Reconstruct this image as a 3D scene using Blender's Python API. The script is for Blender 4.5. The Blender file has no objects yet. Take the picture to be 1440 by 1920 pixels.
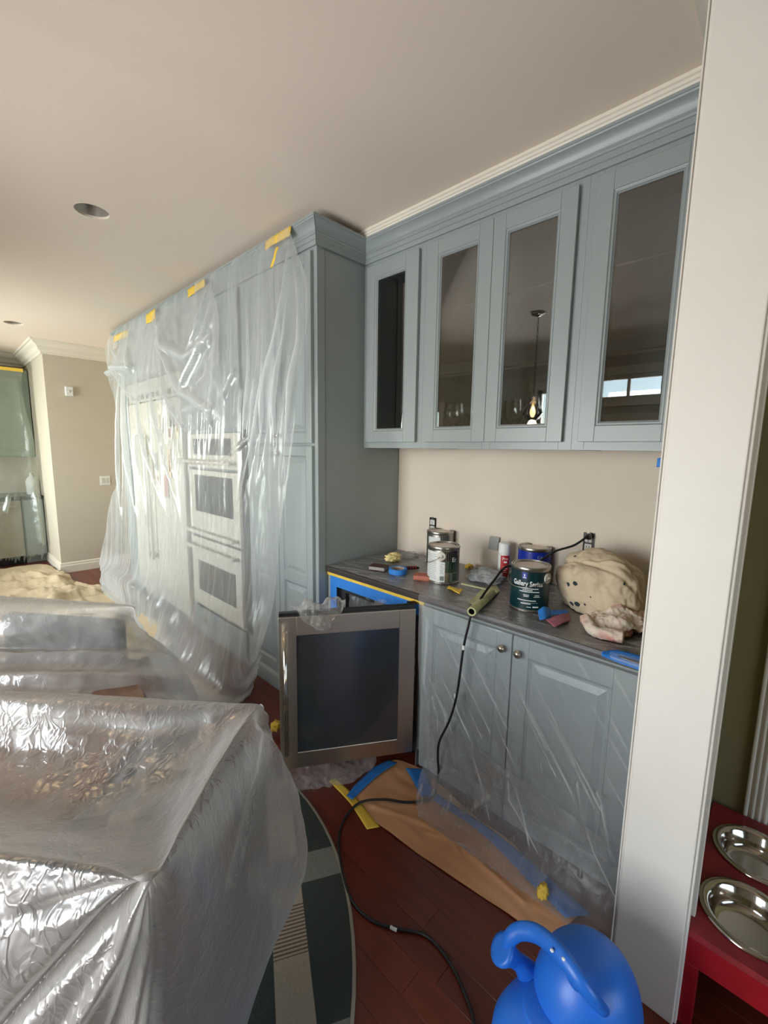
import bpy, bmesh, math, random
import numpy as np
from mathutils import Vector, Matrix, noise
random.seed(4); R = math.radians
C = bpy.context.scene.collection
sc = bpy.context.scene

# ---------------------------------------------------------------- camera
F_PX, EYE = 815.0, 1.587
_a, _p, _r = R(46.27), R(-8.12), R(.885)
FW = Vector((math.sin(_a)*math.cos(_p), math.cos(_a)*math.cos(_p), math.sin(_p)))
_rt = Vector((math.cos(_a), -math.sin(_a), 0)); _up = _rt.cross(FW)
RT = _rt*math.cos(_r)+_up*math.sin(_r); UP = -_rt*math.sin(_r)+_up*math.cos(_r)
EYEP = Vector((0, 0, EYE))
cd = bpy.data.cameras.new('camera'); cam = bpy.data.objects.new('camera', cd); C.objects.link(cam)
cd.sensor_fit = 'VERTICAL'; cd.sensor_height = 24; cd.lens = F_PX/1920*24; cd.clip_start = .02
cam.matrix_world = Matrix(((RT.x, UP.x, -FW.x, 0), (RT.y, UP.y, -FW.y, 0), (RT.z, UP.z, -FW.z, EYE), (0, 0, 0, 1)))
sc.camera = cam

def at(px, py, ax, val):
    """where the line of sight through a pixel of the photograph meets a plane x, y or z = val"""
    d = FW*F_PX+RT*(px-720)-UP*(py-960); k = 'xyz'.index(ax)
    return EYEP+d*((val-EYEP[k])/d[k])

# ---------------------------------------------------------------- world, lights, exposure
w = bpy.data.worlds.new('sky'); sc.world = w; w.use_nodes = True
wn = w.node_tree.nodes; wl = w.node_tree.links
bg = wn['Background']; sky = wn.new('ShaderNodeTexSky'); sky.sky_type = 'NISHITA'; sky.sun_disc = False
sky.sun_elevation = R(38); sky.sun_rotation = R(250); wl.new(sky.outputs[0], bg.inputs[0]); bg.inputs[1].default_value = .35

def area(name, loc, rot, sx, sy, e, col):
    l = bpy.data.lights.new(name, 'AREA'); l.shape = 'RECTANGLE'; l.size = sx; l.size_y = sy; l.energy = e; l.color = col
    o = bpy.data.objects.new(name, l); C.objects.link(o); o.location = loc; o.rotation_euler = rot; return o
DAY = (.975, .975, 1.0)
LX = -1.6                                    # the window wall opposite the cabinets
area('daylight_patio', (LX-.25, 1.15, 1.25), (0, R(-104), 0), 2.2, 1.3, 56, DAY)
area('daylight_nook', (LX-.25, 2.2, 1.6), (0, R(-104), 0), 1.9, .55, 62, DAY)
area('daylight_kitchen', (LX-.25, 5.75, 1.55), (0, R(-100), 0), 1.7, 2.6, 185, (.95, .98, .93))
area('back_fill', (.1, -3.25, 1.4), (R(90), 0, 0), 2.6, 1.9, 12, (1, .93, .84))  # soft fill light added behind the camera
vs = sc.view_settings; vs.view_transform = 'Standard'; vs.look = 'None'; vs.gamma = 1; vs.use_curve_mapping = False
vs.exposure = 0.84
sc.cycles.max_bounces = 8; sc.cycles.diffuse_bounces = 5; sc.cycles.glossy_bounces = 4; sc.cycles.transparent_max_bounces = 20
sc.cycles.sample_clamp_indirect = 6; sc.cycles.caustics_reflective = False

# ---------------------------------------------------------------- helpers
def tag(o, label=None, cat=None, group=None, kind=None):
    if label: o['label'] = label
    if cat: o['category'] = cat
    if group: o['group'] = group
    if kind: o['kind'] = kind
    return o
def empty(name, loc, rz=0, label=None, cat=None, group=None, kind=None):
    o = bpy.data.objects.new(name, None); C.objects.link(o); o.location = loc; o.rotation_euler = (0, 0, rz)
    return tag(o, label, cat, group, kind)

class MB:
    """collects shapes, then links them as one mesh object"""
    def __init__(s): s.v = []; s.f = []
    def add(s, vs, fs):
        n = len(s.v); s.v += [tuple(v) for v in vs]; s.f += [tuple(i+n for i in f) for f in fs]; return s
    def box(s, x0, x1, y0, y1, z0, z1, M=None):
        v = [Vector((x, y, z)) for z in (z0, z1) for y in (y0, y1) for x in (x0, x1)]
        if M: v = [M@p for p in v]
        return s.add(v, [(0, 2, 3, 1), (4, 5, 7, 6), (0, 1, 5, 4), (2, 6, 7, 3), (0, 4, 6, 2), (1, 3, 7, 5)])
    def lathe(s, prof, n=32, c=(0, 0, 0), M=None, caps=True, a0=0, a1=2*math.pi, sx=1, sy=1):
        full = abs(a1-a0-2*math.pi) < 1e-6; k = n if full else n+1; vs = []
        for r, z in prof:
            for i in range(k):
                a = a0+(a1-a0)*i/n; p = Vector((r*sx*math.cos(a), r*sy*math.sin(a), z))
                if M: p = M@p
                vs.append(p+Vector(c))
        fs = []
        for j in range(len(prof)-1):
            for i in range(n):
                i2 = (i+1) % k; fs.append((j*k+i, j*k+i2, (j+1)*k+i2, (j+1)*k+i))
        if caps and full:
            fs.append(tuple(reversed(range(k)))); fs.append(tuple((len(prof)-1)*k+i for i in range(k)))
        return s.add(vs, fs)
    def tube(s, pts, r, n=10, flat=1.0):
        pts = [Vector(p) for p in pts]; vs = []; prev = None
        for i, p in enumerate(pts):
            t = (pts[min(i+1, len(pts)-1)]-pts[max(i-1, 0)]).normalized()
            if prev is None: u = t.orthogonal().normalized()
            else:
                u = prev-t*prev.dot(t); u = u.normalized() if u.length > 1e-6 else t.orthogonal().normalized()
            prev = u; b = t.cross(u); rr = r[i] if isinstance(r, (list, tuple)) else r
            vs += [p+u*rr*math.cos(2*math.pi*k/n)+b*rr*flat*math.sin(2*math.pi*k/n) for k in range(n)]
        fs = [(j*n+k, j*n+(k+1) % n, (j+1)*n+(k+1) % n, (j+1)*n+k) for j in range(len(pts)-1) for k in range(n)]
        fs += [tuple(reversed(range(n))), tuple((len(pts)-1)*n+k for k in range(n))]
        return s.add(vs, fs)
    def extrude(s, prof, p0, p1, out, m0=0, m1=0):
        """prof = (distance out, height) pairs, run from p0 to p1; m = mitre slope at the ends"""
        p0, p1, out = Vector(p0), Vector(p1), Vector(out); t = (p1-p0).normalized(); n = len(prof)
        vs = [p0+out*d+Vector((0, 0, z))+t*d*m0 for d, z in prof]+[p1+out*d+Vector((0, 0, z))-t*d*m1 for d, z in prof]
        fs = [(i, (i+1) % n, n+(i+1) % n, n+i) for i in range(n)]+[tuple(range(n)), tuple(reversed(range(n, 2*n)))]
        return s.add(vs, fs)
    def build(s, name, m, parent=None, smooth=False, bevel=0, seg=2, solid=0, auto=None):
        me = bpy.data.meshes.new(name); me.from_pydata(s.v, [], s.f); me.validate()
        b = bmesh.new(); b.from_mesh(me); bmesh.ops.recalc_face_normals(b, faces=b.faces); b.to_mesh(me); b.free()
        o = bpy.data.objects.new(name, me); C.objects.link(o); me.materials.append(m)
        if parent: o.parent = parent
        if smooth or auto:
            me.polygons.foreach_set('use_smooth', [True]*len(me.polygons))
            if auto: me.set_sharp_from_angle(angle=R(auto))
        if solid: md = o.modifiers.new('s', 'SOLIDIFY'); md.thickness = solid; md.offset = 0
        if bevel: md = o.modifiers.new('b', 'BEVEL'); md.width = bevel; md.segments = seg; md.limit_method = 'ANGLE'
        return o

# ---------------------------------------------------------------- materials
def nodes(name):
    m = bpy.data.materials.new(name); m.use_nodes = True; t = m.node_tree; return m, t, t.nodes, t.links
def lin(c): return tuple(((x/255)/12.92 if x/255 <= .04045 else ((x/255+.055)/1.055)**2.4) for x in c)+(1,)
def mat(name, rgb, rough=.5, metal=0, bump=0, bscale=80, var=0, vscale=6, emit=0, coat=0, stretch=None, spec=.5):
    m, t, n, l = nodes(name); b = n['Principled BSDF']; col = lin(rgb)
    b.inputs['Base Color'].default_value = col; b.inputs['Roughness'].default_value = rough; b.inputs['Metallic'].default_value = metal
    b.inputs['Coat Weight'].default_value = coat; b.inputs['Specular IOR Level'].default_value = spec
    if emit: b.inputs['Emission Color'].default_value = col; b.inputs['Emission Strength'].default_value = emit
    tc = n.new('ShaderNodeTexCoord'); mp = n.new('ShaderNodeMapping'); l.new(tc.outputs['Object'], mp.inputs[0])
    if stretch: mp.inputs['Scale'].default_value = stretch
    if var:
        z = n.new('ShaderNodeTexNoise'); z.inputs['Scale'].default_value = vscale; z.inputs['Detail'].default_value = 5; l.new(mp.outputs[0], z.inputs[0])
        r = n.new('ShaderNodeValToRGB'); l.new(z.outputs[0], r.inputs[0]); e = r.color_ramp.elements
        e[0].position = .3; e[1].position = .7
        e[0].color = tuple(c*(1-var) for c in col[:3])+(1,); e[1].color = tuple(min(1, c*(1+var)) for c in col[:3])+(1,)
        l.new(r.outputs[0], b.inputs['Base Color'])
    if bump:
        z = n.new('ShaderNodeTexNoise'); z.inputs['Scale'].default_value = bscale; z.inputs['Detail'].default_value = 6; l.new(mp.outputs[0], z.inputs[0])
        bp = n.new('ShaderNodeBump'); bp.inputs['Strength'].default_value = bump; bp.inputs['Distance'].default_value = .01
        l.new(z.outputs[0], bp.inputs['Height']); l.new(bp.outputs[0], b.inputs['Normal'])
    return m

def film(name, a, tint=(235, 238, 240), crinkle=.5, scale=16, rough=.22, gloss=1.0, mottle=.5, trans=.5, stretch=(1, 1, 1), bunch=3.0, vor=1.1, det=4, dist=1.2):
    """thin polythene: clear where seen square on, whiter where seen edge on, with a shiny skin"""
    m, t, n, l = nodes(name); n.clear(); out = n.new('ShaderNodeOutputMaterial')
    tc = n.new('ShaderNodeTexCoord'); mp = n.new('ShaderNodeMapping'); mp.inputs['Scale'].default_value = stretch; l.new(tc.outputs['Object'], mp.inputs[0])
    z = n.new('ShaderNodeTexNoise'); z.inputs['Scale'].default_value = scale; z.inputs['Detail'].default_value = det; z.inputs['Distortion'].default_value = dist
    l.new(mp.outputs[0], z.inputs[0])
    z2 = n.new('ShaderNodeTexVoronoi'); z2.feature = 'DISTANCE_TO_EDGE'; z2.inputs['Scale'].default_value = scale*1.1
    mix = n.new('ShaderNodeVectorMath'); mix.operation = 'MULTIPLY_ADD'; l.new(z.outputs['Color'], mix.inputs[0]); mix.inputs[1].default_value = (.12, .12, .12); l.new(mp.outputs[0], mix.inputs[2])
    l.new(mix.outputs[0], z2.inputs[0])
    vr = n.new('ShaderNodeMath'); vr.operation = 'MINIMUM'; vr.inputs[1].default_value = .12; l.new(z2.outputs['Distance'], vr.inputs[0])
    ad = n.new('ShaderNodeMath'); ad.operation = 'MULTIPLY_ADD'; ad.inputs[1].default_value = -vor; l.new(vr.outputs[0], ad.inputs[0])
    rg_ = n.new('ShaderNodeMath'); rg_.operation = 'SUBTRACT'; rg_.inputs[1].default_value = .5; l.new(z.outputs[0], rg_.inputs[0])
    rb_ = n.new('ShaderNodeMath'); rb_.operation = 'ABSOLUTE'; l.new(rg_.outputs[0], rb_.inputs[0])
    rc_ = n.new('ShaderNodeMath'); rc_.operation = 'MULTIPLY'; rc_.inputs[1].default_value = -2.5; l.new(rb_.outputs[0], rc_.inputs[0]); l.new(rc_.outputs[0], ad.inputs[2])
    bp = n.new('ShaderNodeBump'); bp.inputs['Strength'].default_value = crinkle; bp.inputs['Distance'].default_value = .012; l.new(ad.outputs[0], bp.inputs['Height'])
    lw = n.new('ShaderNodeLayerWeight'); lw.inputs['Blend'].default_value = .5; l.new(bp.outputs[0], lw.inputs['Normal'])
    def math_(op, x, y):
        k = n.new('ShaderNodeMath'); k.operation = op; k.use_clamp = False
        for i, q in enumerate((x, y)):
            if isinstance(q, (int, float)): k.inputs[i].default_value = q
            else: l.new(q, k.inputs[i])
        return k.outputs[0]
    cos = math_('MAXIMUM', math_('SUBTRACT', 1.0, lw.outputs['Facing']), .16)
    big = n.new('ShaderNodeTexNoise'); big.inputs['Scale'].default_value = 3.1; big.inputs['Detail'].default_value = 3; l.new(mp.outputs[0], big.inputs[0])
    mo = math_('MULTIPLY_ADD', big.outputs[0], mottle*2); mo.node.inputs[2].default_value = 1-mottle
    at_ = n.new('ShaderNodeAttribute'); at_.attribute_name = 'bunch'           # more layers where the film is gathered
    dens = math_('DIVIDE', math_('MULTIPLY_ADD', at_.outputs['Fac'], bunch), cos); l.new(mo, dens.node.inputs[0].links[0].from_node.inputs[2])
    fac = math_('SUBTRACT', 1.0, math_('POWER', 1-a, dens))
    tr = n.new('ShaderNodeBsdfTransparent'); tr.inputs[0].default_value = (.97, .975, .98, 1)
    df = n.new('ShaderNodeBsdfDiffuse'); df.inputs[0].default_value = lin(tint); l.new(bp.outputs[0], df.inputs['Normal'])
    ts = n.new('ShaderNodeBsdfTranslucent'); ts.inputs[0].default_value = lin(tint); l.new(bp.outputs[0], ts.inputs['Normal'])
    mx = n.new('ShaderNodeMixShader'); mx.inputs[0].default_value = trans; l.new(df.outputs[0], mx.inputs[1]); l.new(ts.outputs[0], mx.inputs[2])
    m2 = n.new('ShaderNodeMixShader'); l.new(fac, m2.inputs[0]); l.new(tr.outputs[0], m2.inputs[1]); l.new(mx.outputs[0], m2.inputs[2])
    gl = n.new('ShaderNodeBsdfGlossy'); gl.inputs['Roughness'].default_value = rough; l.new(bp.outputs[0], gl.inputs['Normal'])
    fr = n.new('ShaderNodeFresnel'); fr.inputs[0].default_value = 1.5; l.new(bp.outputs[0], fr.inputs['Normal'])
    g = math_('MINIMUM', math_('MULTIPLY', fr.outputs[0], gloss*1.7), .12+.5*gloss)
    m3 = n.new('ShaderNodeMixShader'); l.new(g, m3.inputs[0]); l.new(m2.outputs[0], m3.inputs[1]); l.new(gl.outputs[0], m3.inputs[2])
    l.new(m3.outputs[0], out.inputs[0]); return m

def pane_mat(name, tint=(.8, .84, .84), boost=2.0):
    m, t, n, l = nodes(name); n.clear(); out = n.new('ShaderNodeOutputMaterial')
    tr = n.new('ShaderNodeBsdfTransparent'); tr.inputs[0].default_value = tint+(1,)
    gl = n.new('ShaderNodeBsdfGlossy'); gl.inputs['Roughness'].default_value = 0
    fr = n.new('ShaderNodeFresnel'); fr.inputs[0].default_value = 1.5
    k = n.new('ShaderNodeMath'); k.operation = 'MULTIPLY'; k.inputs[1].default_value = boost; k.use_clamp = True; l.new(fr.outputs[0], k.inputs[0])
    mx = n.new('ShaderNodeMixShader'); l.new(k.outputs[0], mx.inputs[0]); l.new(tr.outputs[0], mx.inputs[1]); l.new(gl.outputs[0], mx.inputs[2])
    l.new(mx.outputs[0], out.inputs[0]); return m

BLUE = mat('cabinet_paint', (145, 153, 153), .34, bump=.03, bscale=160)
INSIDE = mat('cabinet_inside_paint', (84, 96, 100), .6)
CEIL = mat('ceiling_paint', (240, 224, 208), .85, bump=.04, bscale=120)
WALL = mat('wall_paint', (196, 187, 171), .8, bump=.05, bscale=150, var=.02)
WALLB = mat('patched_wall_paint', (216, 204, 188), .75, bump=.05, bscale=120, var=.035, vscale=3)
OLIVE = mat('olive_wall_paint', (140, 130, 96), .8, bump=.05, bscale=150)
WHITE = mat('trim_paint', (226, 218, 204), .45, bump=.02, bscale=60)
WHITEJ = mat('casing_paint', (224, 219, 210), .5, bump=.05, bscale=90, var=.015, vscale=9)
STEEL = mat('brushed_steel', (186, 174, 160), .32, 1, bump=.04, bscale=60, stretch=(1, 1, 40), var=.05)
CHROME = mat('polished_steel', (205, 200, 190), .12, 1)
NICKEL = mat('satin_nickel', (190, 185, 175), .28, 1)
BLACK = mat('black_rubber', (16, 16, 17), .45)
BLACKP = mat('black_plastic', (12, 12, 13), .35)
APPL = mat('white_appliance', (206, 202, 188), .35)
DGLASS = mat('dark_oven_glass', (46, 48, 50), .12)
TAPE_B = mat('blue_masking_tape', (42, 122, 205), .6, bump=.1, bscale=150, var=.06, vscale=20)
TAPE_Y = mat('yellow_masking_tape', (226, 190, 70), .6, bump=.1, bscale=150, var=.06, vscale=20)
PAPER = mat('kraft_paper', (208, 156, 114), .8, bump=.25, bscale=9, var=.06, vscale=3)
CANVAS = mat('canvas_cloth', (196, 178, 148), .95, bump=.3, bscale=60, var=.07, vscale=4)
WINGLASS = pane_mat('window_glass', (.95, .97, .97), 1.0)
CABGLASS = pane_mat('cabinet_glass', (.84, .87, .86), 3.6)
CLEAR = pane_mat('clear_glassware', (.86, .88, .88), 5.0)

def wood_mat(name, base, spread=.35, rough=.28, coat=.25):
    m, t, n, l = nodes(name); b = n['Principled BSDF']; b.inputs['Roughness'].default_value = rough; b.inputs['Coat Weight'].default_value = coat
    tc = n.new('ShaderNodeTexCoord'); mp = n.new('ShaderNodeMapping'); mp.inputs['Scale'].default_value = (14, .9, 4); l.new(tc.outputs['Object'], mp.inputs[0])
    oi = n.new('ShaderNodeObjectInfo'); va = n.new('ShaderNodeVectorMath'); va.operation = 'ADD'; l.new(mp.outputs[0], va.inputs[0])
    sc_ = n.new('ShaderNodeMath'); sc_.operation = 'MULTIPLY'; sc_.inputs[1].default_value = 37; l.new(oi.outputs['Random'], sc_.inputs[0]); l.new(sc_.outputs[0], va.inputs[1])
    z = n.new('ShaderNodeTexNoise'); z.inputs['Scale'].default_value = 3; z.inputs['Detail'].default_value = 8; z.inputs['Distortion'].default_value = .6; l.new(va.outputs[0], z.inputs[0])
    r = n.new('ShaderNodeValToRGB'); l.new(z.outputs[0], r.inputs[0]); c = lin(base); e = r.color_ramp.elements; e[0].position = .3; e[1].position = .75
    e[0].color = tuple(x*(1-spread) for x in c[:3])+(1,); e[1].color = tuple(x*(1+spread) for x in c[:3])+(1,)
    h = n.new('ShaderNodeHueSaturation'); l.new(r.outputs[0], h.inputs['Color'])
    mr = n.new('ShaderNodeMapRange'); mr.inputs[3].default_value = .8; mr.inputs[4].default_value = 1.18; l.new(oi.outputs['Random'], mr.inputs[0]); l.new(mr.outputs[0], h.inputs['Value'])
    l.new(h.outputs[0], b.inputs['Base Color'])
    bp = n.new('ShaderNodeBump'); bp.inputs['Strength'].default_value = .05; l.new(z.outputs[0], bp.inputs['Height']); l.new(bp.outputs[0], b.inputs['Normal'])
    return m
FLOORW = wood_mat('cherry_floor', (98, 38, 20), spread=.22, rough=.36, coat=.12); TABLEW = wood_mat('walnut_table', (104, 70, 50))

# ---------------------------------------------------------------- the room shell
CZ = 2.786                                   # ceiling height
XW = 2.18                                    # wall behind the cabinets
S = 'structure'
def struct(name, mb, m, **k): return tag(mb.build(name, m, **k), kind=S)
fl = struct('floor', MB().box(LX-.1, 3.2, -3.1, 8.1, -.12, -.012), mat('subfloor', (40, 18, 12), .8))
pk = {}
PW = .092
def plank(x, y, L):
    key = round(L, 2)
    if key not in pk:
        pk[key] = MB().box(0, PW-.0006, 0, L-.0006, -.012, 0).build('plank', FLOORW, fl, bevel=.0005, seg=1); o = pk[key]
    else:
        o = pk[key].copy(); C.objects.link(o); o.parent = fl
    o.location = (x, y, 0)
xi = .36
rows = 0
while xi < XW-.02:
    y = -.95+((rows*.47) % 1.2)*.9-.6
    while y < 3.3:
        L = (.9, 1.2, 1.5)[(rows*7+int(y*3)) % 3]
        if not (xi > 1.62 and y > .3): plank(xi, y, L)
        y += L
    xi += PW; rows += 1
rest = MB()
x = .36
while x < XW:
    rest.box(x, x+PW-.0012, 3.3+((x*37) % 1.0)*.6+1.0, 8.0, -.012, 0); x += PW
x = .36
while x > LX:
    x -= PW; rest.box(x, x+PW-.0012, -3.0, 8.0, -.012, 0)
tag(rest.build('far_planks', FLOORW, fl), kind='stuff')

# ceiling with two open round holes
def ceiling():
    mb = MB(); z0, z1 = CZ, CZ+.03; holes = [(.705, 2.80, .078), (.715, 5.85, .078)]
    x0, x1, ya, yb = LX-.1, 3.2, -3.1, 8.1; q = .2; n = 32
    hx = .71; cuts = [ya]
    for (hx_, hy, r) in holes: cuts += [hy-q, hy+q]
    cuts.append(yb)
    for i in range(len(cuts)-1):
        a, b = cuts[i], cuts[i+1]
        if i % 2 == 0: mb.add([(x0, a, z0), (x1, a, z0), (x1, b, z0), (x0, b, z0)], [(0, 1, 2, 3)])
        else:
            cx, cy, r = holes[i//2]
            mb.add([(x0, a, z0), (cx-q, a, z0), (cx-q, b, z0), (x0, b, z0)], [(0, 1, 2, 3)])
            mb.add([(cx+q, a, z0), (x1, a, z0), (x1, b, z0), (cx+q, b, z0)], [(0, 1, 2, 3)])
            vs = []
            for k in range(n):
                t = 2*math.pi*k/n; c_, s_ = math.cos(t), math.sin(t); m_ = max(abs(c_), abs(s_))
                vs += [(cx+r*c_, cy+r*s_, z0), (cx+q*c_/m_, cy+q*s_/m_, z0), (cx+r*c_, cy+r*s_, z1)]
            # octant corners fall on the square's corners because n is a multiple of 8
            fs = []
            for k in range(n):
                k2 = (k+1) % n; fs += [(k*3, k*3+1, k2*3+1, k2*3), (k*3, k2*3, k2*3+2, k*3+2)]
            mb.add(vs, fs)
    return mb
struct('ceiling', ceiling(), CEIL)
CANIN = mat('tin_housing', (176, 168, 155), .35, .6)
for (hx, hy, lab) in ((.705, 2.80, 'open round ceiling hole with bare metal light housing, nearer one'), (.715, 5.85, 'open round ceiling hole with bare housing, above the far wall corner')):
    t = empty('recessed_light', (hx, hy, CZ+.012), 0, lab, 'ceiling light')
    MB().lathe([(.0765, 0), (.0765, .14), (.02, .15)], 32, caps=False).build('housing', CANIN, t, smooth=True, solid=.002)
    MB().box(-.035, .025, .0, .012, .085, .10).box(-.01, .004, -.02, .03, .08, .1).build('bracket', BLACKP, t)
    MB().box(.03, .036, -.03, .0, .05, .12).build('clip', BLACKP, t)

struct('wall_right', MB().box(XW, XW+.1, .2, 8.0, 0, CZ), WALLB)
struct('wall_far', MB().box(1.03, XW, 6.53, 6.68, 0, CZ), WALL)
struct('wall_return', MB().box(1.03, 1.15, 6.68, 7.95, 0, CZ), WALL)
struct('wall_kitchen', MB().box(LX, 1.15, 7.95, 8.05, 0, CZ), WALL)
# wall with windows opposite: built as piers around the openings
wins = [(.5, 1.78, .08, 1.93), (.5, 1.78, 2.17, 2.43), (1.96, 2.46, .9, 2.34), (3.95, 7.15, .95, 2.2)]
mbw = MB()
ys = [-3.0, .5, 1.78, 1.96, 2.46, 3.95, 7.15, 8.0]
for i in range(len(ys)-1):
    a, b = ys[i], ys[i+1]; ops = [q for q in wins if q[0] <= a+1e-6 and q[1] >= b-1e-6]
    zc = 0
    for (_, _, z0, z1) in sorted(ops, key=lambda q: q[2]):
        mbw.box(LX-.12, LX, a, b, zc, z0); zc = z1
    mbw.box(LX-.12, LX, a, b, zc, CZ)
struct('wall_left', mbw, WALL)
for wi, (a, b, z0, z1) in enumerate(wins):
    fr = MB(); fr.box(LX-.08, LX-.03, a, b, z0, z0+.04).box(LX-.08, LX-.03, a, b, z1-.04, z1)
    fr.box(LX-.08, LX-.03, a, a+.04, z0, z1).box(LX-.08, LX-.03, b-.04, b, z0, z1)
    fr.box(LX-.005, LX+.02, a-.08, a, z0-.08, z1+.08).box(LX-.005, LX+.02, b, b+.08, z0-.08, z1+.08).box(LX-.005, LX+.025, a-.1, b+.1, z1, z1+.09).box(LX-.005, LX+.03, a-.1, b+.1, z0-.07, z0)
    wo = struct('window_%d' % (wi+1), fr, WHITE)
    nv = max(1, round((b-a)/.29)); nh = max(1, round((z1-z0)/.42)) if wi != 1 else 1
    mm = MB()
    for k in range(1, nv): y = a+(b-a)*k/nv; mm.box(LX-.07, LX-.04, y-.014, y+.014, z0, z1)
    for k in range(1, nh): z = z0+(z1-z0)*k/nh; mm.box(LX-.07, LX-.04, a, b, z-.014, z+.014)
    mm.build('muntins', WHITE, wo)
    MB().box(LX-.057, LX-.053, a, b, z0, z1).build('glass', WINGLASS, wo)
# the room the camera stands in, behind the opening
struct('wall_back', MB().box(LX, -1.3, -3.05, -2.95, 0, CZ).box(1.5, 3.2, -3.05, -2.95, 0, CZ).box(-1.3, 1.5, -3.05, -2.95, 0, .4).box(-1.3, 1.5, -3.05, -2.95, 2.4, CZ), WALL)
fr = MB(); fr.box(-1.3, 1.5, -3.02, -2.97, .4, .45).box(-1.3, 1.5, -3.02, -2.97, 2.35, 2.4).box(-1.3, -1.25, -3.02, -2.97, .4, 2.4).box(1.45, 1.5, -3.02, -2.97, .4, 2.4).box(.08, .12, -3.02, -2.97, .4, 2.4)
wo = struct('window_5', fr, WHITE); MB().box(-1.3, 1.5, -2.998, -2.994, .4, 2.4).build('glass', WINGLASS, wo)  # unseen window added in the back wall for soft light
struct('wall_side', MB().box(1.95, 2.05, -1.2, .1115, 0, CZ).box(2.05, 3.2, -3.0, -1.2, 0, CZ), OLIVE)
# stub wall that ends in the white cased post
struct('wall_stub', MB().box(1.325, 3.15, .112, .238, 0, CZ), OLIVE)
tr = empty('trim_1', (0, 0, 0), kind=S)
MB().box(1.30, 1.325, .095, .256, 0, CZ).build('post_face', WHITEJ, tr, bevel=.003)
MB().box(1.2995, 1.3255, .262, .266, .12, CZ).box(1.305, 1.33, .238, .262, 0, CZ).box(1.33, 1.40, .238, .25, 0, CZ).build('inner_bead', WHITEJ, tr, bevel=.002)
MB().box(1.31, 1.33, .088, .112, 0, CZ).box(1.33, 1.375, .092, .112, 0, CZ).box(1.375, 1.395, .082, .112, 0, CZ).build('outer_casing', WHITEJ, tr, bevel=.003)
# fluted casing further along the dark wall
fy = at(1392, 1530, 'x', 1.93).y
mb = MB(); mb.box(1.934, 1.949, fy-.012, fy, 0, CZ)
for k in range(5): mb.box(1.934, 1.949, fy-.03-k*.018, fy-.019-k*.018, 0, CZ)
mb.box(1.94, 1.949, fy-.13, fy, 0, CZ).box(1.934, 1.949, fy-.13, fy-.116, 0, CZ)
tag(mb.build('trim_2', WHITEJ, bevel=.004), kind=S)
# baseboards
BASE = [(0, 0), (.016, 0), (.016, .085), (.011, .1), (.011, .118), (.004, .128), (0, .128)]
struct('baseboard_far', MB().extrude(BASE, (1.03, 6.53, 0), (XW, 6.53, 0), (0, -1, 0), -1, 0), WHITE)
struct('baseboard_return', MB().extrude(BASE, (1.03, 6.53, 0), (1.03, 7.95, 0), (-1, 0, 0), -1, 0), WHITE)
# white cornice on the far walls and the slim white one above the blue crown
COR = [(0, -.15), (.018, -.15), (.022, -.125), (.04, -.11), (.055, -.07), (.09, -.04), (.1, -.022), (.115, -.02), (.12, 0), (0, 0)]
struct('trim_3', MB().extrude(COR, (1.03, 6.53, CZ), (XW, 6.53, CZ), (0, -1, 0), -1, 0), WHITE, auto=18)
struct('trim_4', MB().extrude(COR, (1.03, 6.53, CZ), (1.03, 7.95, CZ), (-1, 0, 0), -1, 1), WHITE, auto=18)
struct('trim_5', MB().extrude(COR, (LX, 7.95, CZ), (1.03, 7.95, CZ), (0, -1, 0), 0, 1), WHITE, auto=18)
SLIM = [(0, 0), (0, -.035), (.042, -.035), (.044, -.026), (.049, -.024), (.050, -.014), (.056, -.011), (.057, 0)]
struct('trim_6', MB().extrude(SLIM, (1.835, 1.95, CZ), (1.835, .245, CZ), (-1, 0, 0), 0, .2), WHITE, auto=50)
SL2 = [(0, 0), (0, -.10), (.012, -.10), (.03, -.07), (.06, -.03), (.075, -.02), (.09, -.02), (.095, 0)]
struct('trim_7', MB().extrude(SL2, (1.33, .25, CZ), (1.835, .25, CZ), (0, 1, 0), 0, 0), WHITE, auto=50)
struct('trim_8', MB().extrude(COR, (LX, -1.3, CZ), (LX, 8, CZ), (1, 0, 0), 0, 0), WHITE, auto=18)

# ---------------------------------------------------------------- doors and panels (local: x right, y into the cabinet, z up)
def door_mesh(w, h, panels, t=.02, glass=False):
    """frame with openings; panels = (x0,z0,x1,z1) in the door"""
    mb = MB(); xs = (panels[0][0], panels[0][2])
    mb.box(0, xs[0], -t, 0, 0, h).box(xs[1], w, -t, 0, 0, h)
    zc = 0
    for (x0, z0, x1, z1) in panels:
        mb.box(x0, x1, -t, 0, zc, z0); zc = z1
    mb.box(xs[0], xs[1], -t, 0, zc, h)
    for (x0, z0, x1, z1) in panels:
        rings = [(0, 0), (.003, .004), (.009, .004), (.012, .009), (.016, .013)] if glass else [(0, 0), (.003, .005), (.007, .005), (.009, .009), (.018, .009), (.042, .002), (.044, .001)]
        vs = []
        for i, d in rings: vs += [(x0+i, -t+d, z0+i), (x1-i, -t+d, z0+i), (x1-i, -t+d, z1-i), (x0+i, -t+d, z1-i)]
        fs = [(k*4+j, k*4+(j+1) % 4, k*4+4+(j+1) % 4, k*4+4+j) for k in range(len(rings)-1) for j in range(4)]
        if not glass: n = (len(rings)-1)*4; fs.append((n, n+1, n+2, n+3))
        mb.add(vs, fs)
    return mb
def knob(parent, x, z, y=-.02, r=.016):
    M = Matrix.Translation((x, y, z))@Matrix.Rotation(R(90), 4, 'X')
    return MB().lathe([(.006, 0), (.006, .012), (r*.7, .014), (r, .019), (r, .024), (r*.72, .026), (r*.7, .029), (.001, .030)], 20, M=M).build('knob', NICKEL, parent, smooth=True)
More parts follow.
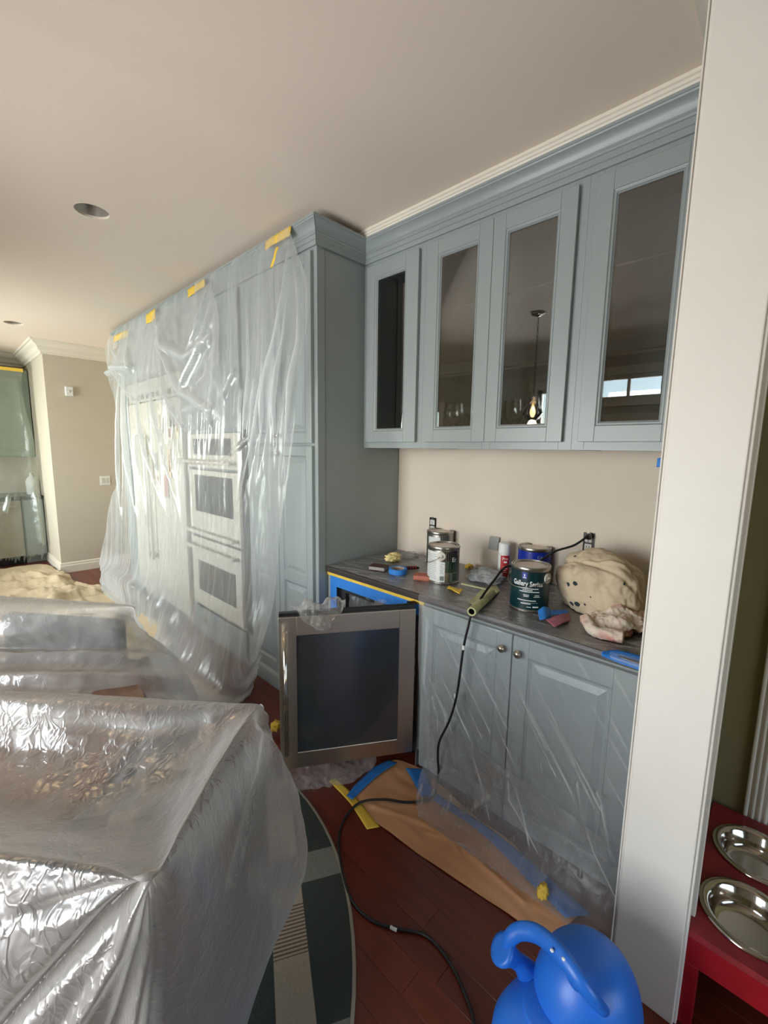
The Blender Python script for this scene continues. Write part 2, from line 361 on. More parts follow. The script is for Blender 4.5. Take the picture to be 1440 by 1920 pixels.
def door(parent, x, z, w, h, panels, knobs=(), glass=False, swing=0):
    """returns the door part; panels are given as margins (l,b,r,t) fractions or absolute rectangles"""
    mb = door_mesh(w, h, panels, glass=glass)
    o = mb.build('door', BLUE, parent, bevel=.0015, seg=1); o.location = (x, -.001, z)
    if glass:
        for (x0, z0, x1, z1) in panels: MB().box(x0+.006, x1-.006, -.0075, -.0035, z0+.006, z1-.006).build('glass_pane', CABGLASS, o)
    for kx, kz in knobs: knob(o, kx, kz)
    return o

# ---- wall cabinets above the counter
XU, ZU0, ZU1 = 1.85, 1.598, 2.64
def wall_cabinet(ya, yb, doors, label, shelf_w=True):
    W = yb-ya; t = empty('wall_cabinet', (XU, yb, ZU0), R(-90), label, 'cabinet', 'glass fronted wall cabinets over the counter')
    D = XW-XU-.002; H = ZU1-ZU0; b = MB()
    b.box(0, .018, 0.018, D, 0, H).box(W-.018, W, 0.018, D, 0, H).box(.018, W-.018, .018, D, 0.012, .03).box(.018, W-.018, .018, D, H-.018, H)
    b.box(.018, W-.018, D-.008, D, .03, H-.018)
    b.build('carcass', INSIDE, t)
    f = MB(); x = 0
    edges = [0]+[v for d in doors for v in (d[0]+.02, d[1]-.02)]+[W]
    for i in range(0, len(edges), 2):
        if edges[i+1]-edges[i] > .002: f.box(edges[i], edges[i+1], 0, .018, 0, H)
    for d in doors: f.box(d[0]+.02, d[1]-.02, 0, .018, 0, .05).box(d[0]+.02, d[1]-.02, 0, .018, H-.05, H)
    f.build('face_frame', BLUE, t, bevel=.001, seg=1)
    for z in (1.97, 2.29):
        MB().box(.02, W-.02, .03, D-.012, z-ZU0, z-ZU0+.006).build('shelf', CLEAR, t)
    for (x0, x1, pl, pr) in doors: door(t, x0, .034, x1-x0, 2.61-ZU0-.034, [(pl, .062, (x1-x0)-pr, 2.545-ZU0-.034)], glass=True)
    return t
SG = .065
wall_cabinet(1.50, 1.952, [(1.952-1.915, 1.952-1.531, .067, .086)], 'narrow blue wall cabinet with one glass door beside the tall pantry')
wall_cabinet(.703, 1.50, [(1.5-1.465, 1.5-1.105, .058, .07), (1.5-1.1035, 1.5-.738, .06, .066)], 'wide blue wall cabinet with two glass doors and wine glasses inside')
wall_cabinet(.262, .703, [(.703-.673, .703-.285, .063, .095)], 'blue wall cabinet with one glass door beside the white post')
t = empty('cabinet_crown', (0, 0, 0), 0, 'blue crown moulding running along the top of the wall cabinets', 'moulding')
CR = [(0, 2.636), (.010, 2.636), (.011, 2.658), (.016, 2.660), (.017, 2.681), (.022, 2.683), (.026, 2.688), (.025, 2.694), (.029, 2.698), (.033, 2.708), (.042, 2.722), (.055, 2.732), (.060, 2.734), (.062, 2.739), (.066, 2.741), (.067, 2.75), (0, 2.75)]
CRU = [(d*.9, z) for d, z in CR]
MB().extrude(CRU, (XU-.0005, 1.946, 0), (XU-.0005, .262, 0), (-1, 0, 0)).build('moulding', BLUE, t, auto=22)
MB().box(XU, XW-.001, .262, 1.95, 2.641, 2.745).build('top_box', BLUE, t)

# wine glasses on the cabinet floor (upside down and upright)
GP = [(.034, 0), (.033, .003), (.008, .006), (.004, .012), (.0035, .085), (.01, .095), (.03, .115), (.04, .145), (.041, .165), (.033, .205)]
spots = [(1.98, 1.40), (1.95, 1.33), (2.02, 1.27), (1.96, 1.24), (1.99, 1.06), (1.95, 1.0), (2.04, .98), (1.95, .91), (2.03, .88), (1.96, .83), (2.06, 1.16)]
gm = None
names = ['wine glass by the left edge of the second glass door', 'wine glass second from the left behind the second glass door', 'wine glass set deeper behind the second glass door',
         'wine glass by the right edge of the second glass door', 'wine glass at the left behind the third glass door', 'wine glass next to the lamp glow behind the third glass door', 'wine glass deep behind the third glass door',
         'wine glass right of the lamp glow behind the third glass door', 'wine glass in the back row behind the third glass door', 'wine glass by the right stile of the third glass door', 'wine glass in the middle behind the door joint']
for (x, y), nm in zip(spots, names):
    if gm is None:
        o = MB().lathe(GP, 24, caps=False).build('wine_glass', CLEAR, smooth=True); gm = o
    else: o = gm.copy(); C.objects.link(o)
    o.location = (x, y, ZU0+.031); tag(o, 'clear stemmed '+nm, 'wine glass', 'wine glasses in the wide wall cabinet')

# ---- tall units
XT = 1.50; TY = 1.952
def tall_unit(name, ya, yb, label, sides=True, zt=2.64):
    t = empty(name, (XT, yb, 0), R(-90), label, 'cabinet'); return t, yb-ya
pan, W = tall_unit('pantry_cabinet', TY, 2.71, 'tall blue pantry cabinet with four panelled doors and a plain dark side')
b = MB(); D = XW-XT-.002
b.box(0, .02, .02, D, 0, 2.64).box(W-.022, W, .001, D, 0.0, 2.745).box(.02, W-.022, .02, D, .1, .12).box(.02, W-.022, .02, D, 2.6, 2.64).box(.02, W-.022, D-.01, D, .12, 2.6)
b.build('carcass', BLUE, pan, bevel=.002, seg=1)
MB().box(W, W+.004, .0, .05, 0, 2.64).build('side_stile', BLUE, pan, bevel=.001, seg=1)
MB().box(0, .03, 0, .02, .1, 2.64).box(W-.03, W, 0, .0195, .1, 2.64).box(.03, W-.03, 0, .02, 2.6, 2.64).box(.03, W-.03, 0, .02, 1.595, 1.625).box(.03, W-.03, 0, .02, .1, .13).build('face_frame', BLUE, pan, bevel=.001, seg=1)
MB().extrude([(0, 0), (.03, 0), (.03, .08), (.024, .095), (.018, .1), (.012, .118), (0, .12)], (0, 0, 0), (W, 0, 0), (0, -1, 0)).build('base_moulding', BLUE, pan, auto=40)
dw = .345; xl = W-.03-2*dw
for k in range(2):
    x = xl+k*(dw+.004)
    kx = dw-.03 if k == 0 else .03
    door(pan, x, 1.618, dw, 2.615-1.618, [(.055, .06, dw-.055, .94)], [(kx, .045)])
    door(pan, x, .115, dw, 1.602-.115, [(.055, .07, dw-.055, .66), (.055, .72, dw-.055, 1.43)], [(kx, 1.44)])
# side crown + front crown of all the tall units
t = empty('tall_cabinet_crown', (0, 0, 0), 0, 'blue crown moulding along the top of the tall cabinets', 'moulding')
MB().extrude(CR, (XT-.0005, TY-.001, 0), (XT-.0005, 5.37, 0), (-1, 0, 0), -1, 0).build('front_moulding', BLUE, t, auto=22)
MB().extrude(CR, (XT-.0005, TY-.0045, 0), (XU-.001, TY-.0045, 0), (0, -1, 0), -1, 0).build('side_moulding', BLUE, t, auto=22)
MB().box(XT+.001, XT+.3, 2.72, 5.37, 2.645, 2.745).build('top_box', BLUE, t)

ov, W = tall_unit('oven_cabinet', 2.712, 3.715, 'tall blue oven cabinet with a bottom drawer, wrapped in clear plastic')
b = MB(); b.box(0, .02, .02, D, 0, 2.64).box(W-.02, W, .02, D, 0, 2.64)
for z in (.1, .27, .86, 1.41, 1.70, 2.60): b.box(.02, W-.02, .02, D, z, z+.018)
b.box(0, .085, 0, .02, 0, 2.64).box(W-.085, W, 0, .02, 0, 2.64).box(.085, W-.085, 0, .02, 0, .09).box(.085, W-.085, 0, .02, 1.695, 1.73).box(.085, W-.085, 0, .02, .255, .285).box(.085, W-.085, 0, .02, 2.6, 2.64)
b.box(.02, W-.02, D-.01, D, .1, 2.6)
b.build('carcass', BLUE, ov, bevel=.002, seg=1)
MB().box(W-.078, W-.004, -.0025, -.0005, .26, 1.71).build('shadow_gap', BLACKP, ov)  # black strip put in as the shadow gap beside the ovens
for k in range(2): door(ov, .055+k*.449, 1.72, .445, .895, [(.06, .06, .385, .835)], [(.415 if k == 0 else .03, .045)])
dr = MB().box(.07, W-.07, -.02, -.001, .07, .25).build('drawer', BLUE, ov, bevel=.004); knob(dr, W*.27, .16); knob(dr, W*.73, .16)
def oven(name, z0, z1, gz0, gz1, hz, label, cat):
    t = empty(name, (XT, 3.63, z0), R(-90), label, cat); w = .83; h = z1-z0
    MB().box(.02, w-.02, .021, .5, .005, h-.005).build('body', APPL, t)
    MB().box(0, w, -.03, -.002, 0, h).build('front_panel', APPL, t, bevel=.006)
    MB().box(.12, .74, -.034, -.0305, gz0-z0, gz1-z0).build('window', DGLASS, t, bevel=.002)
    hb = MB().box(.0, w, -.10, -.075, hz-z0-.012, hz-z0+.012).box(.03, .055, -.08, -.03, hz-z0-.01, hz-z0+.01).box(w-.055, w-.03, -.08, -.03, hz-z0-.01, hz-z0+.01).build('handle', APPL, t, bevel=.006)
    return t
oven('microwave_oven', 1.43, 1.69, 1.53, 1.65, 1.475, 'white built in microwave above the wall ovens, behind plastic', 'microwave')
oven('wall_oven', .88, 1.41, 1.08, 1.37, .93, 'upper white wall oven with a square dark window, behind plastic', 'oven')
ot = oven('wall_oven', .29, .86, .42, .67, .80, 'lower white wall oven with a square dark window, behind plastic', 'oven')
# refrigerator
FY0, FY1 = 3.735, 5.06
t = empty('refrigerator', (XT, FY1, 0), R(-90), 'wide white built in refrigerator with a top vent and pinned papers', 'refrigerator'); W = FY1-FY0
MB().box(0, W, .031, .6, .0, 2.2).build('body', APPL, t)
MB().box(.004, W*.42-.003, -.03, .03, .1, 2.0).build('door', APPL, t, bevel=.01)
MB().box(W*.42+.003, W-.004, -.03, .03, .1, 2.0).build('door', APPL, t, bevel=.01)
MB().box(0, W, -.02, .03, 2.01, 2.2).build('vent_panel', APPL, t, bevel=.004)
for k in range(9): MB().box(.1+k*.135, .18+k*.135, -.023, -.0205, 2.035, 2.08).build('vent_slot', BLACKP, t)
for s in (-1, 1): MB().box(W*.42+s*.05-.012, W*.42+s*.05+.012, -.085, -.065, .5, 1.7).box(W*.42+s*.05-.01, W*.42+s*.05+.01, -.066, -.03, .52, .56).box(W*.42+s*.05-.01, W*.42+s*.05+.01, -.066, -.03, 1.64, 1.68).build('handle', APPL, t, bevel=.005)
MB().box(0, W, .04, .3, 2.201, 2.215).build('trim_rail', BLUE, t)
fc = empty('bridge_cabinet', (XT, 5.37, 2.22), R(-90), 'blue cabinet above the refrigerator under the crown, wrapped in plastic', 'cabinet')
MB().box(0, 1.65, .02, D, 0, .42).box(0, 1.65, 0, .02, 0, .42).build('carcass', BLUE, fc, bevel=.002)
for k in range(3): door(fc, .31+k*.44, .02, .435, .375, [(.06, .06, .375, .315)])
fp = empty('end_cabinet', (XT, 5.37, 0), R(-90), 'narrow blue cabinet at the far end of the refrigerator, under plastic', 'cabinet')
MB().box(0, .29, .02, D, 0, 2.21).box(0, .29, 0, .0195, 0, 2.21).build('carcass', BLUE, fp, bevel=.002)
door(fp, .02, .95, .25, 1.2, [(.05, .06, .2, 1.14)]); door(fp, .02, .12, .25, .8, [(.05, .06, .2, .74)])
# papers and photographs on the refrigerator doors
prnt = {}
def pm(c, d):
    k = (c, d)
    if k not in prnt: prnt[k] = mat('print_%d' % len(prnt), c, .5, var=d, vscale=30)
    return prnt[k]
papers = [(322, 782, .09, .16, (120, 118, 112), 'grey photograph high on the refrigerator'), (332, 798, .07, .17, (238, 226, 190), 'cream framed bookmark on the refrigerator'),
          (318, 812, .10, .12, (232, 226, 215), 'white photograph of a figure beside the cream bookmark'), (300, 790, .11, .2, (225, 222, 214), 'large pale notice on the refrigerator door'),
          (292, 865, .08, .16, (150, 150, 152), 'oval portrait print on the refrigerator'), (296, 900, .11, .13, (236, 228, 218), 'small white card with a red figure on the refrigerator'),
          (312, 912, .09, .2, (170, 90, 88), 'red lettered strip on the refrigerator door'), (318, 868, .06, .26, (226, 206, 180), 'peach strip hanging on the refrigerator'),
          (268, 850, .10, .1, (232, 230, 224), 'blank white note low on the refrigerator'), (272, 905, .08, .3, (120, 116, 112), 'long grey strip on the refrigerator door'),
          (275, 960, .10, .26, (160, 120, 116), 'reddish brown print low on the refrigerator')]
for (px, py, w_, h_, c_, lab) in papers:
    p = at(px, py, 'x', XT-.035); pp = empty('fridge_paper', (XT-.0345, p.y, p.z), R(-90), lab, 'paper', 'papers on the refrigerator')
    MB().box(-w_/2, w_/2, -.0015, 0, -h_/2, h_/2).build('sheet', pm(c_, .05), pp)
    if h_ > .12 and c_[0] > 200 or 'figure' in lab: MB().box(-w_*.25, w_*.25, -.0022, -.0016, -h_*.3, h_*.3).build('picture', pm((150, 110, 96) if c_[0] > 225 else (200, 190, 176), .3), pp)

# ---- base cabinet, counter, cooler niche
XB = 1.57
bc = empty('base_cabinet', (XB, 1.252, 0), R(-90), 'blue base cabinet with two panelled doors below the counter, filmed in plastic', 'cabinet')
W = 1.252-.262; D = XW-XB-.002; b = MB()
b.box(0, .02, .02, D, 0, .875).box(W-.02, W, .02, D, .1, .875).box(.02, W-.02, .02, D, .1, .12).box(.02, W-.02, .07, .085, 0, .1).box(.02, W-.02, D-.01, D, .12, .875)
b.box(0, .045, 0, .0195, .1, .875).box(W-.03, W, 0, .0195, .1, .875).box(.045, W-.03, 0, .02, .1, .13).box(.045, W-.03, 0, .02, .84, .875)
b.build('carcass', BLUE, bc, bevel=.0015, seg=1)
d1 = .455
door(bc, 1.252-.762-d1-.002, .04+.005, d1, .82, [(.065, .07, d1-.065, .745)], [(d1-.035, .757)])
door(bc, 1.252-.758, .045, d1, .82, [(.067, .07, d1-.085, .745)], [(.03, .757)])
ct = empty('countertop', (0, 0, 0), 0, 'dark grey countertop between the pantry and the white post, under plastic film', 'countertop')
CTM = mat('grey_counter', (58, 52, 50), .35, var=.2, vscale=7, stretch=(1, .35, 1), bump=.03)
MB().box(1.545, XW-.001, .262, TY-.006, .882, .914).build('slab', CTM, ct, bevel=.006, seg=3)
# niche liner
nl = empty('cooler_niche_frame', (XB, 1.947, 0), R(-90), 'blue painted frame around the open cooler niche, edged with blue tape', 'cabinet frame'); W = 1.947-1.2535
MB().box(.0, .03, 0, .3, 0, .875).box(W-.002, W, 0, .6, 0, .875).box(.0, W-.002, 0, .3, .862, .875).build('frame', BLUE, nl)
M_ = MB().box(.022, .078, -.003, -.0008, .0, .86); M_.build('tape_strip', TAPE_B, nl)
MB().box(.03, W-.002, -.0032, -.0005, .80, .862).build('tape_strip', TAPE_B, nl)
MB().box(-.002, W+.03, -.0062, -.0035, .860, .876).build('tape_strip', TAPE_Y, nl)['label'] = 'yellow tape strip under the counter edge'
# cooler body in the niche
cb = empty('wine_cooler', (XB, 1.86, 0), R(-90), 'stainless wine cooler under the counter with its glass door swung open', 'wine cooler')
INB = mat('cooler_inside', (40, 40, 44), .5)
Wc = .592
MB().box(.0, .03, .03, .55, .1, .795).box(Wc-.03, Wc, .03, .55, .1, .795).box(.03, Wc-.03, .03, .55, .765, .795).box(.03, Wc-.03, .03, .55, .1, .13).box(.03, Wc-.03, .53, .55, .13, .765).box(.02, Wc-.02, .08, .5, 0, .1).build('body', INB, cb, bevel=.003)
for z in (.28, .44, .6):
    m_ = MB()
    m_.box(.032, Wc-.032, .06, .07, z, z+.03)
    for k in range(9): m_.box(.05+k*.06, .054+k*.06, .07, .5, z, z+.004)
    m_.build('rack', CHROME, cb)
hg = Vector((XB-.035, 1.2575, 0)); fe = at(520, 1160, 'z', .84); dirv = Vector((fe.x-hg.x, fe.y-hg.y, 0)); ang = math.atan2(-dirv.y, -dirv.x)
DL = .60
dl = empty('door', (0, 0, 0)); del_ = dl
# door frame in its own axes: x from free edge (0) to hinge (DL), y behind, outer face -y
free = hg+dirv.normalized()*(DL+.03)
Mw = Matrix.Translation((free.x, free.y, .115))@Matrix.Rotation(ang, 4, 'Z')
dl.parent = cb
dl.matrix_parent_inverse = Matrix.Identity(4)
dl.matrix_basis = (Matrix.Translation((XB, 1.86, 0))@Matrix.Rotation(R(-90), 4, 'Z')).inverted()@Mw
HD = .735; DL2 = DL+.03
f = MB().box(0, .078, -.022, 0, 0, HD).box(DL2-.078, DL2, -.022, 0, 0, HD).box(.078, DL2-.078, -.022, 0, 0, .078).box(.078, DL2-.078, -.022, 0, HD-.088, HD)
f.build('steel_frame', STEEL, dl, bevel=.002, seg=2)
MB().box(.002, DL2-.002, .001, .03, .002, HD+.012).build('inner_liner', BLACKP, dl, bevel=.003)
MB().box(.076, DL2-.076, -.0175, -.004, .076, HD-.086).build('glass', mat('smoked_glass', (46, 48, 50), .09, spec=.8, var=.12, vscale=3), dl)  # mottled tone stands in for uneven reflections on the glass
MB().tube([(.028, -.062, .1), (.028, -.062, HD-.05)], .010, 16).tube([(.028, -.062, .14), (.028, -.02, .14)], .007, 10).tube([(.028, -.062, HD-.09), (.028, -.02, HD-.09)], .007, 10).build('handle', CHROME, dl, smooth=True)
MB().box(DL2-.03, DL2+.01, 0.0, .035, -.02, -.002).build('hinge', BLACKP, dl); MB().box(DL2-.03, DL2+.01, 0.0, .035, HD+.012, HD+.02).build('hinge', BLACKP, dl)

# ---------------------------------------------------------------- sheets
def catmull(P, n):
    P = np.asarray(P, float); m = len(P); t = np.linspace(0, m-1, n); i = np.minimum(t.astype(int), m-2); f = (t-i)
    g = lambda k: P[np.clip(k, 0, m-1)]
    p0, p1, p2, p3 = g(i-1), g(i), g(i+1), g(i+2)
    p0 = np.where((i-1 < 0).reshape((-1,)+(1,)*(P.ndim-1)), 2*p1-p2, p0); p3 = np.where((i+2 > m-1).reshape((-1,)+(1,)*(P.ndim-1)), 2*p2-p1, p3)
    f = f.reshape((-1,)+(1,)*(P.ndim-1))
    return .5*((2*p1)+(-p0+p2)*f+(2*p0-5*p1+4*p2-p3)*f**2+(-p0+3*p1-3*p2+p3)*f**3)
def polydist(V, L):
    L = np.asarray(L, float); best = np.full(len(V), 1e9)
    for a, b in zip(L[:-1], L[1:]):
        ab = b-a; t = np.clip(((V-a)@ab)/(ab@ab+1e-12), 0, 1); d = np.linalg.norm(V-(a+t[:, None]*ab), axis=1); best = np.minimum(best, d)
    return best
def sheet(name, rows_, nu, nv, m, folds=(), nz=(), push=None, zmin=None, extra=None, bw=.8, fix=None, thick=0, parent=None, hem=0, weight=None):
    G = catmull(rows_, nv); G = np.transpose(catmull(np.transpose(G, (1, 0, 2)), nu), (1, 0, 2))
    V = G.reshape(-1, 3).copy()
    def normals(V):
        g = V.reshape(nv, nu, 3); du = np.gradient(g, axis=1); dv = np.gradient(g, axis=0); n = np.cross(du, dv); n /= (np.linalg.norm(n, axis=2, keepdims=True)+1e-9); return n.reshape(-1, 3)
    N = normals(V) if push is None else np.tile(np.array(push, float), (len(V), 1))
    disp = np.zeros(len(V))
    pos = np.zeros(len(V)); neg = np.zeros(len(V))
    for (L, wdt, h) in folds:
        d = polydist(V, L); q_ = h*np.exp(-(d/wdt)**2); pos = np.maximum(pos, q_); neg = np.minimum(neg, q_)
    disp += pos+neg; bun = np.clip(sum((np.exp(-(polydist(V, L)/(wdt*bw))**2) for (L, wdt, h) in folds if h > 0), np.zeros(len(V)))+(extra(V) if extra else 0), 0, 1.3)
    for (amp, s, off) in nz:
        s = np.array(s if isinstance(s, (tuple, list)) else (s, s, s), float)
        q = V*s+off; disp += amp*np.array([noise.noise(Vector(p)) for p in q])
    if weight is not None: disp *= weight(V)
    V = V+N*disp[:, None]
    if zmin is not None: V[:, 2] = np.where(V[:, 2] < zmin, zmin+np.abs(V[:, 2]-zmin)*.25, V[:, 2])
    if fix: V = fix(V)
    if hem:
        g = V.reshape(nv, nu, 3)
        for i in range(nu): g[-1, i] += (g[-1, i]-g[-4, i])*hem*noise.noise(Vector((i*.35, 1, name.__hash__() % 7*0)))
        V = g.reshape(-1, 3)
    idx = np.arange(nv*nu).reshape(nv, nu)
    F = np.stack([idx[:-1, :-1], idx[:-1, 1:], idx[1:, 1:], idx[1:, :-1]], -1).reshape(-1, 4)
    me = bpy.data.meshes.new(name); me.from_pydata(V.tolist(), [], F.tolist()); me.polygons.foreach_set('use_smooth', [True]*len(F)); me.materials.append(m)
    me.attributes.new('bunch', 'FLOAT', 'POINT').data.foreach_set('value', bun.astype(np.float32))
    o = bpy.data.objects.new(name, me); C.objects.link(o)
    if thick: md = o.modifiers.new('s', 'SOLIDIFY'); md.thickness = thick; md.offset = 0
    if parent: o.parent = parent
    return o
def A(px, py, ax, v): return tuple(at(px, py, ax, v))
POLY = film('milky_polythene', .13, crinkle=.10, scale=9, gloss=.12, rough=.3, stretch=(1, 1.6, .5), bunch=5.5)
POLYT = film('table_polythene', .29, tint=(208, 204, 199), crinkle=.22, scale=19, gloss=.16, rough=.3, mottle=.35, stretch=(1, 1, .7), vor=3.0, det=2, dist=.5)
POLYC = film('clear_film', .07, tint=(250, 252, 252), trans=.2, bunch=7, crinkle=.10, scale=12, gloss=.30, rough=.25, mottle=.6, stretch=(1, 1, .6))
POLYK = film('counter_film', .05, tint=(250, 250, 250), trans=.2, bunch=5, crinkle=1.0, scale=15, gloss=.6, rough=.25, mottle=.5, stretch=(2.2, .8, 1))

# curtain of plastic over the tall units
LE = [(216, 622), (197, 650), (203, 700), (217, 770), (222, 880), (205, 945), (196, 1000), (187, 1050)]
RE = [(545, 427), (560, 480), (575, 545), (570, 640), (556, 740), (548, 840), (524, 1000), (512, 1130)]
XS = [1.426, 1.418, 1.41, 1.40, 1.385, 1.37, 1.35, 1.31]
rows_ = []
for k in range(8):
    Lp, Rp = at(*LE[k], 'x', XS[k]), at(*RE[k], 'x', XS[k]); rows_.append([tuple(Lp.lerp(Rp, i/9)) for i in range(10)])
rows_[0] = [tuple(at(216, 622, 'x', XS[0]).lerp(at(545, 427, 'x', XS[0]), i/9)) for i in range(10)]
rows_.append([A(px, py, 'x', 1.22) for px, py in ((188, 1075), (215, 1085), (245, 1100), (275, 1122), (305, 1145), (345, 1180), (385, 1210), (425, 1235), (465, 1240), (492, 1215))])
rows_.append([A(px, py, 'z', .05) for px, py in ((187, 1090), (213, 1110), (238, 1132), (265, 1165), (295, 1200), (335, 1240), (375, 1275), (415, 1295), (455, 1290), (482, 1262))])
rows_.append([A(px, py, 'z', .02) for px, py in ((190, 1108), (213, 1128), (236, 1152), (258, 1195), (280, 1240), (310, 1285), (350, 1330), (395, 1345), (440, 1325), (470, 1300))])
X4 = 1.39
FX = []
for k in range(34):
    ya_ = random.uniform(0, 1); x0_ = 232+ya_*300; x1_ = x0_+(.5-ya_)*random.uniform(20, 90)+random.uniform(-12, 12); t0_, t1_ = random.uniform(0, .55), random.uniform(.6, 1)
    yt_ = lambda x: 640-(x-215)*.6
    FX.append(([(x0_+(x1_-x0_)*t, yt_(x0_)+t*(1130+(x0_-232)*.45-yt_(x0_))) for t in (t0_, (t0_+t1_)/2, t1_)], random.uniform(.008, .02), random.uniform(.006, .02)))
def px_line(pts, v=X4, ax='x'): return [A(a, b, ax, v) for a, b in pts]
FD = [
 ([(540, 470), (528, 560), (508, 680), (495, 830), (478, 950), (455, 1040)], .022, .06), ([(538, 475), (532, 640), (522, 760), (520, 900), (505, 1060), (480, 1200)], .02, .055),
 ([(545, 470), (556, 560), (562, 640), (553, 740), (545, 830), (538, 900)], .025, .06), ([(536, 480), (515, 640), (480, 820), (455, 960), (425, 1045)], .03, .05),
 ([(388, 545), (402, 610), (404, 700), (398, 790)], .03, .05), ([(380, 548), (368, 620), (350, 668), (318, 650), (290, 610)], .035, .07), ([(385, 548), (392, 640), (372, 700), (345, 730), (315, 690)], .03, .05),
 ([(398, 600), (400, 740), (385, 760), (350, 770)], .03, .04), ([(288, 600), (300, 700), (330, 770), (355, 800)], .03, .06), ([(286, 600), (280, 700), (300, 800), (330, 900), (350, 1010)], .03, .06),
 ([(232, 680), (240, 800), (258, 950), (290, 1080), (330, 1190)], .03, .07), ([(250, 670), (268, 800), (296, 900), (340, 1040), (372, 1160)], .03, .06), ([(222, 690), (226, 800), (232, 950), (250, 1090)], .03, .06),
 ([(262, 820), (280, 960), (318, 1100), (352, 1210)], .03, .06), ([(345, 1017), (385, 1032), (427, 1048)], .016, .05), ([(427, 1048), (455, 960), (460, 900)], .02, .04), ([(338, 864), (420, 868)], .016, .05),
 ([(420, 868), (452, 840), (470, 822)], .02, .03), ([(303, 640), (345, 655), (380, 640), (396, 600)], .03, .05), ([(445, 500), (458, 600), (462, 700), (460, 820)], .02, .02),
 ([(520, 1130), (500, 1200), (470, 1260)], .025, .06), ([(498, 900), (490, 1010), (470, 1120), (440, 1220)], .025, .05), ([(395, 700), (420, 740), (440, 700)], .03, .03),
 ([(215, 660), (230, 690), (205, 700)], .05, .08), ([(510, 1000), (500, 1100), (478, 1190)], .02, .05)]
o = sheet('plastic_curtain', rows_, 420, 300, POLY, [(px_line(l), w_*.75, h_) for l, w_, h_ in FD+FX], [(.022, (0, 5.5, .8), 3), (.005, (0, 20, 1.6), 8), (.0025, (0, 40, 9), 1)], push=(-1, 0, 0), zmin=.015, hem=3, extra=lambda V: .55*np.clip(1-V[:, 2]/.45, 0, 1))
tag(o, 'tall milky plastic sheet hanging over the pantry, ovens and refrigerator', 'plastic sheet')
# second layer, a gathered swag near the far end
rows_ = []
for (l, r, x) in (((222, 628), (396, 530), 1.43), ((222, 645), (408, 590), 1.37), ((215, 668), (412, 680), 1.34), ((205, 690), (418, 765), 1.33), ((212, 705), (400, 800), 1.35)):
    a_, b_ = at(*l, 'x', x), at(*r, 'x', x); rows_.append([tuple(a_.lerp(b_, i/7)+Vector((0, 0, -.16*math.sin(math.pi*i/7*2)**2*(x < 1.42)))) for i in range(8)])
o = sheet('plastic_swag', rows_, 130, 70, POLY, [(px_line(l, 1.35), .03, h_) for l, h_ in (([(285, 600), (310, 650), (350, 670), (390, 640)], .05), ([(385, 545), (380, 640), (350, 720)], .05), ([(300, 640), (340, 730), (400, 770)], .05), ([(230, 640), (250, 690), (215, 690)], .06))],
          [(.014, (1, 4, 4), 5), (.004, 15, 2)], push=(-1, 0, 0), hem=2)
tag(o, 'folded over swag of milky plastic hanging from the tape at the cabinet top', 'plastic sheet')
# tape pieces on the crown
def tape(name, pts, m, label, wig=.004, group=None, th=.0012):
    """pts: rows of two points each (top edge, bottom edge)"""
    o = sheet(name, [[tuple(a_), tuple(b_)] for a_, b_ in pts], 6, 5*len(pts), m, (), [(wig, 30, random.random()*9)], thick=th)
    return tag(o, label, 'tape', group)
def crown_tape(pa, pb, dz, label, x=1.424):
    a_, b_ = at(*pa, 'x', x), at(*pb, 'x', x); r = []
    for k in range(4):
        q = a_.lerp(b_, k/3); r.append((q+Vector((0, 0, 0)), q+Vector((-.004, 0, -dz*(.9+.2*random.random())))))
    tape('tape_strip', r, TAPE_Y, label, group='yellow tape on the tall cabinet crown')
crown_tape((498, 452), (545, 423), .05, 'yellow tape strip at the pantry crown, nearest the side panel')
crown_tape((352, 543), (384, 522), .055, 'yellow tape strip midway along the tall cabinet crown')
crown_tape((274, 590), (291, 578), .08, 'crumpled yellow tape strip near the far end of the crown')
crown_tape((214, 630), (240, 618), .06, 'torn yellow tape at the far end of the crown')
q = at(520, 470, 'x', 1.36)
tape('tape_strip', [(q+Vector((0, -.01, .02)), q+Vector((0, .01, .02))), (q+Vector((-.01, .0, -.03)), q+Vector((-.01, .025, -.03))), (q+Vector((-.01, .03, -.075)), q+Vector((-.012, .055, -.075)))], TAPE_Y, 'yellow tape tail hanging from the gathered plastic by the pantry')

# clear film on the counter and hanging over the base doors
rows_ = []
for (x, z) in ((XW-.012, .917), (2.0, .917), (1.8, .917), (1.62, .918), (1.546, .919)): rows_.append([(x, 1.94-(1.94-.268)*i/11, z) for i in range(12)])
cf = []
for k in range(60):
    x, y, L_, a_ = random.uniform(1.56, 2.14), random.uniform(.3, 1.9), random.uniform(.06, .3), random.gauss(1.9, .35)
    cf.append(([(x, y, .918), (x+L_*.5*math.cos(a_)+random.uniform(-.01, .01), y+L_*.5*math.sin(a_), .918), (x+L_*math.cos(a_), y+L_*math.sin(a_), .918)], random.uniform(.004, .0075), .0012))
o = sheet('counter_film', rows_, 380, 150, POLYK, cf, [(.0022, (14, 5, 1), 2), (.0018, (38, 20, 1), 5)], push=(0, 0, 1), zmin=.9152)
tag(o, 'clear wrinkled plastic film laid over the grey countertop', 'plastic film')
rows_ = []
for k, (x, z) in enumerate(((1.543, .922), (1.532, .905), (1.535, .86), (1.535, .62), (1.53, .38), (1.50, .17), (1.455, .06), (1.41, .016))):
    y0 = (1.235, 1.235, 1.232, 1.228, 1.20, 1.13, 1.06, 1.04)[k]; rows_.append([(x, y0-(y0-.268)*i/11, z) for i in range(12)])
dia = []
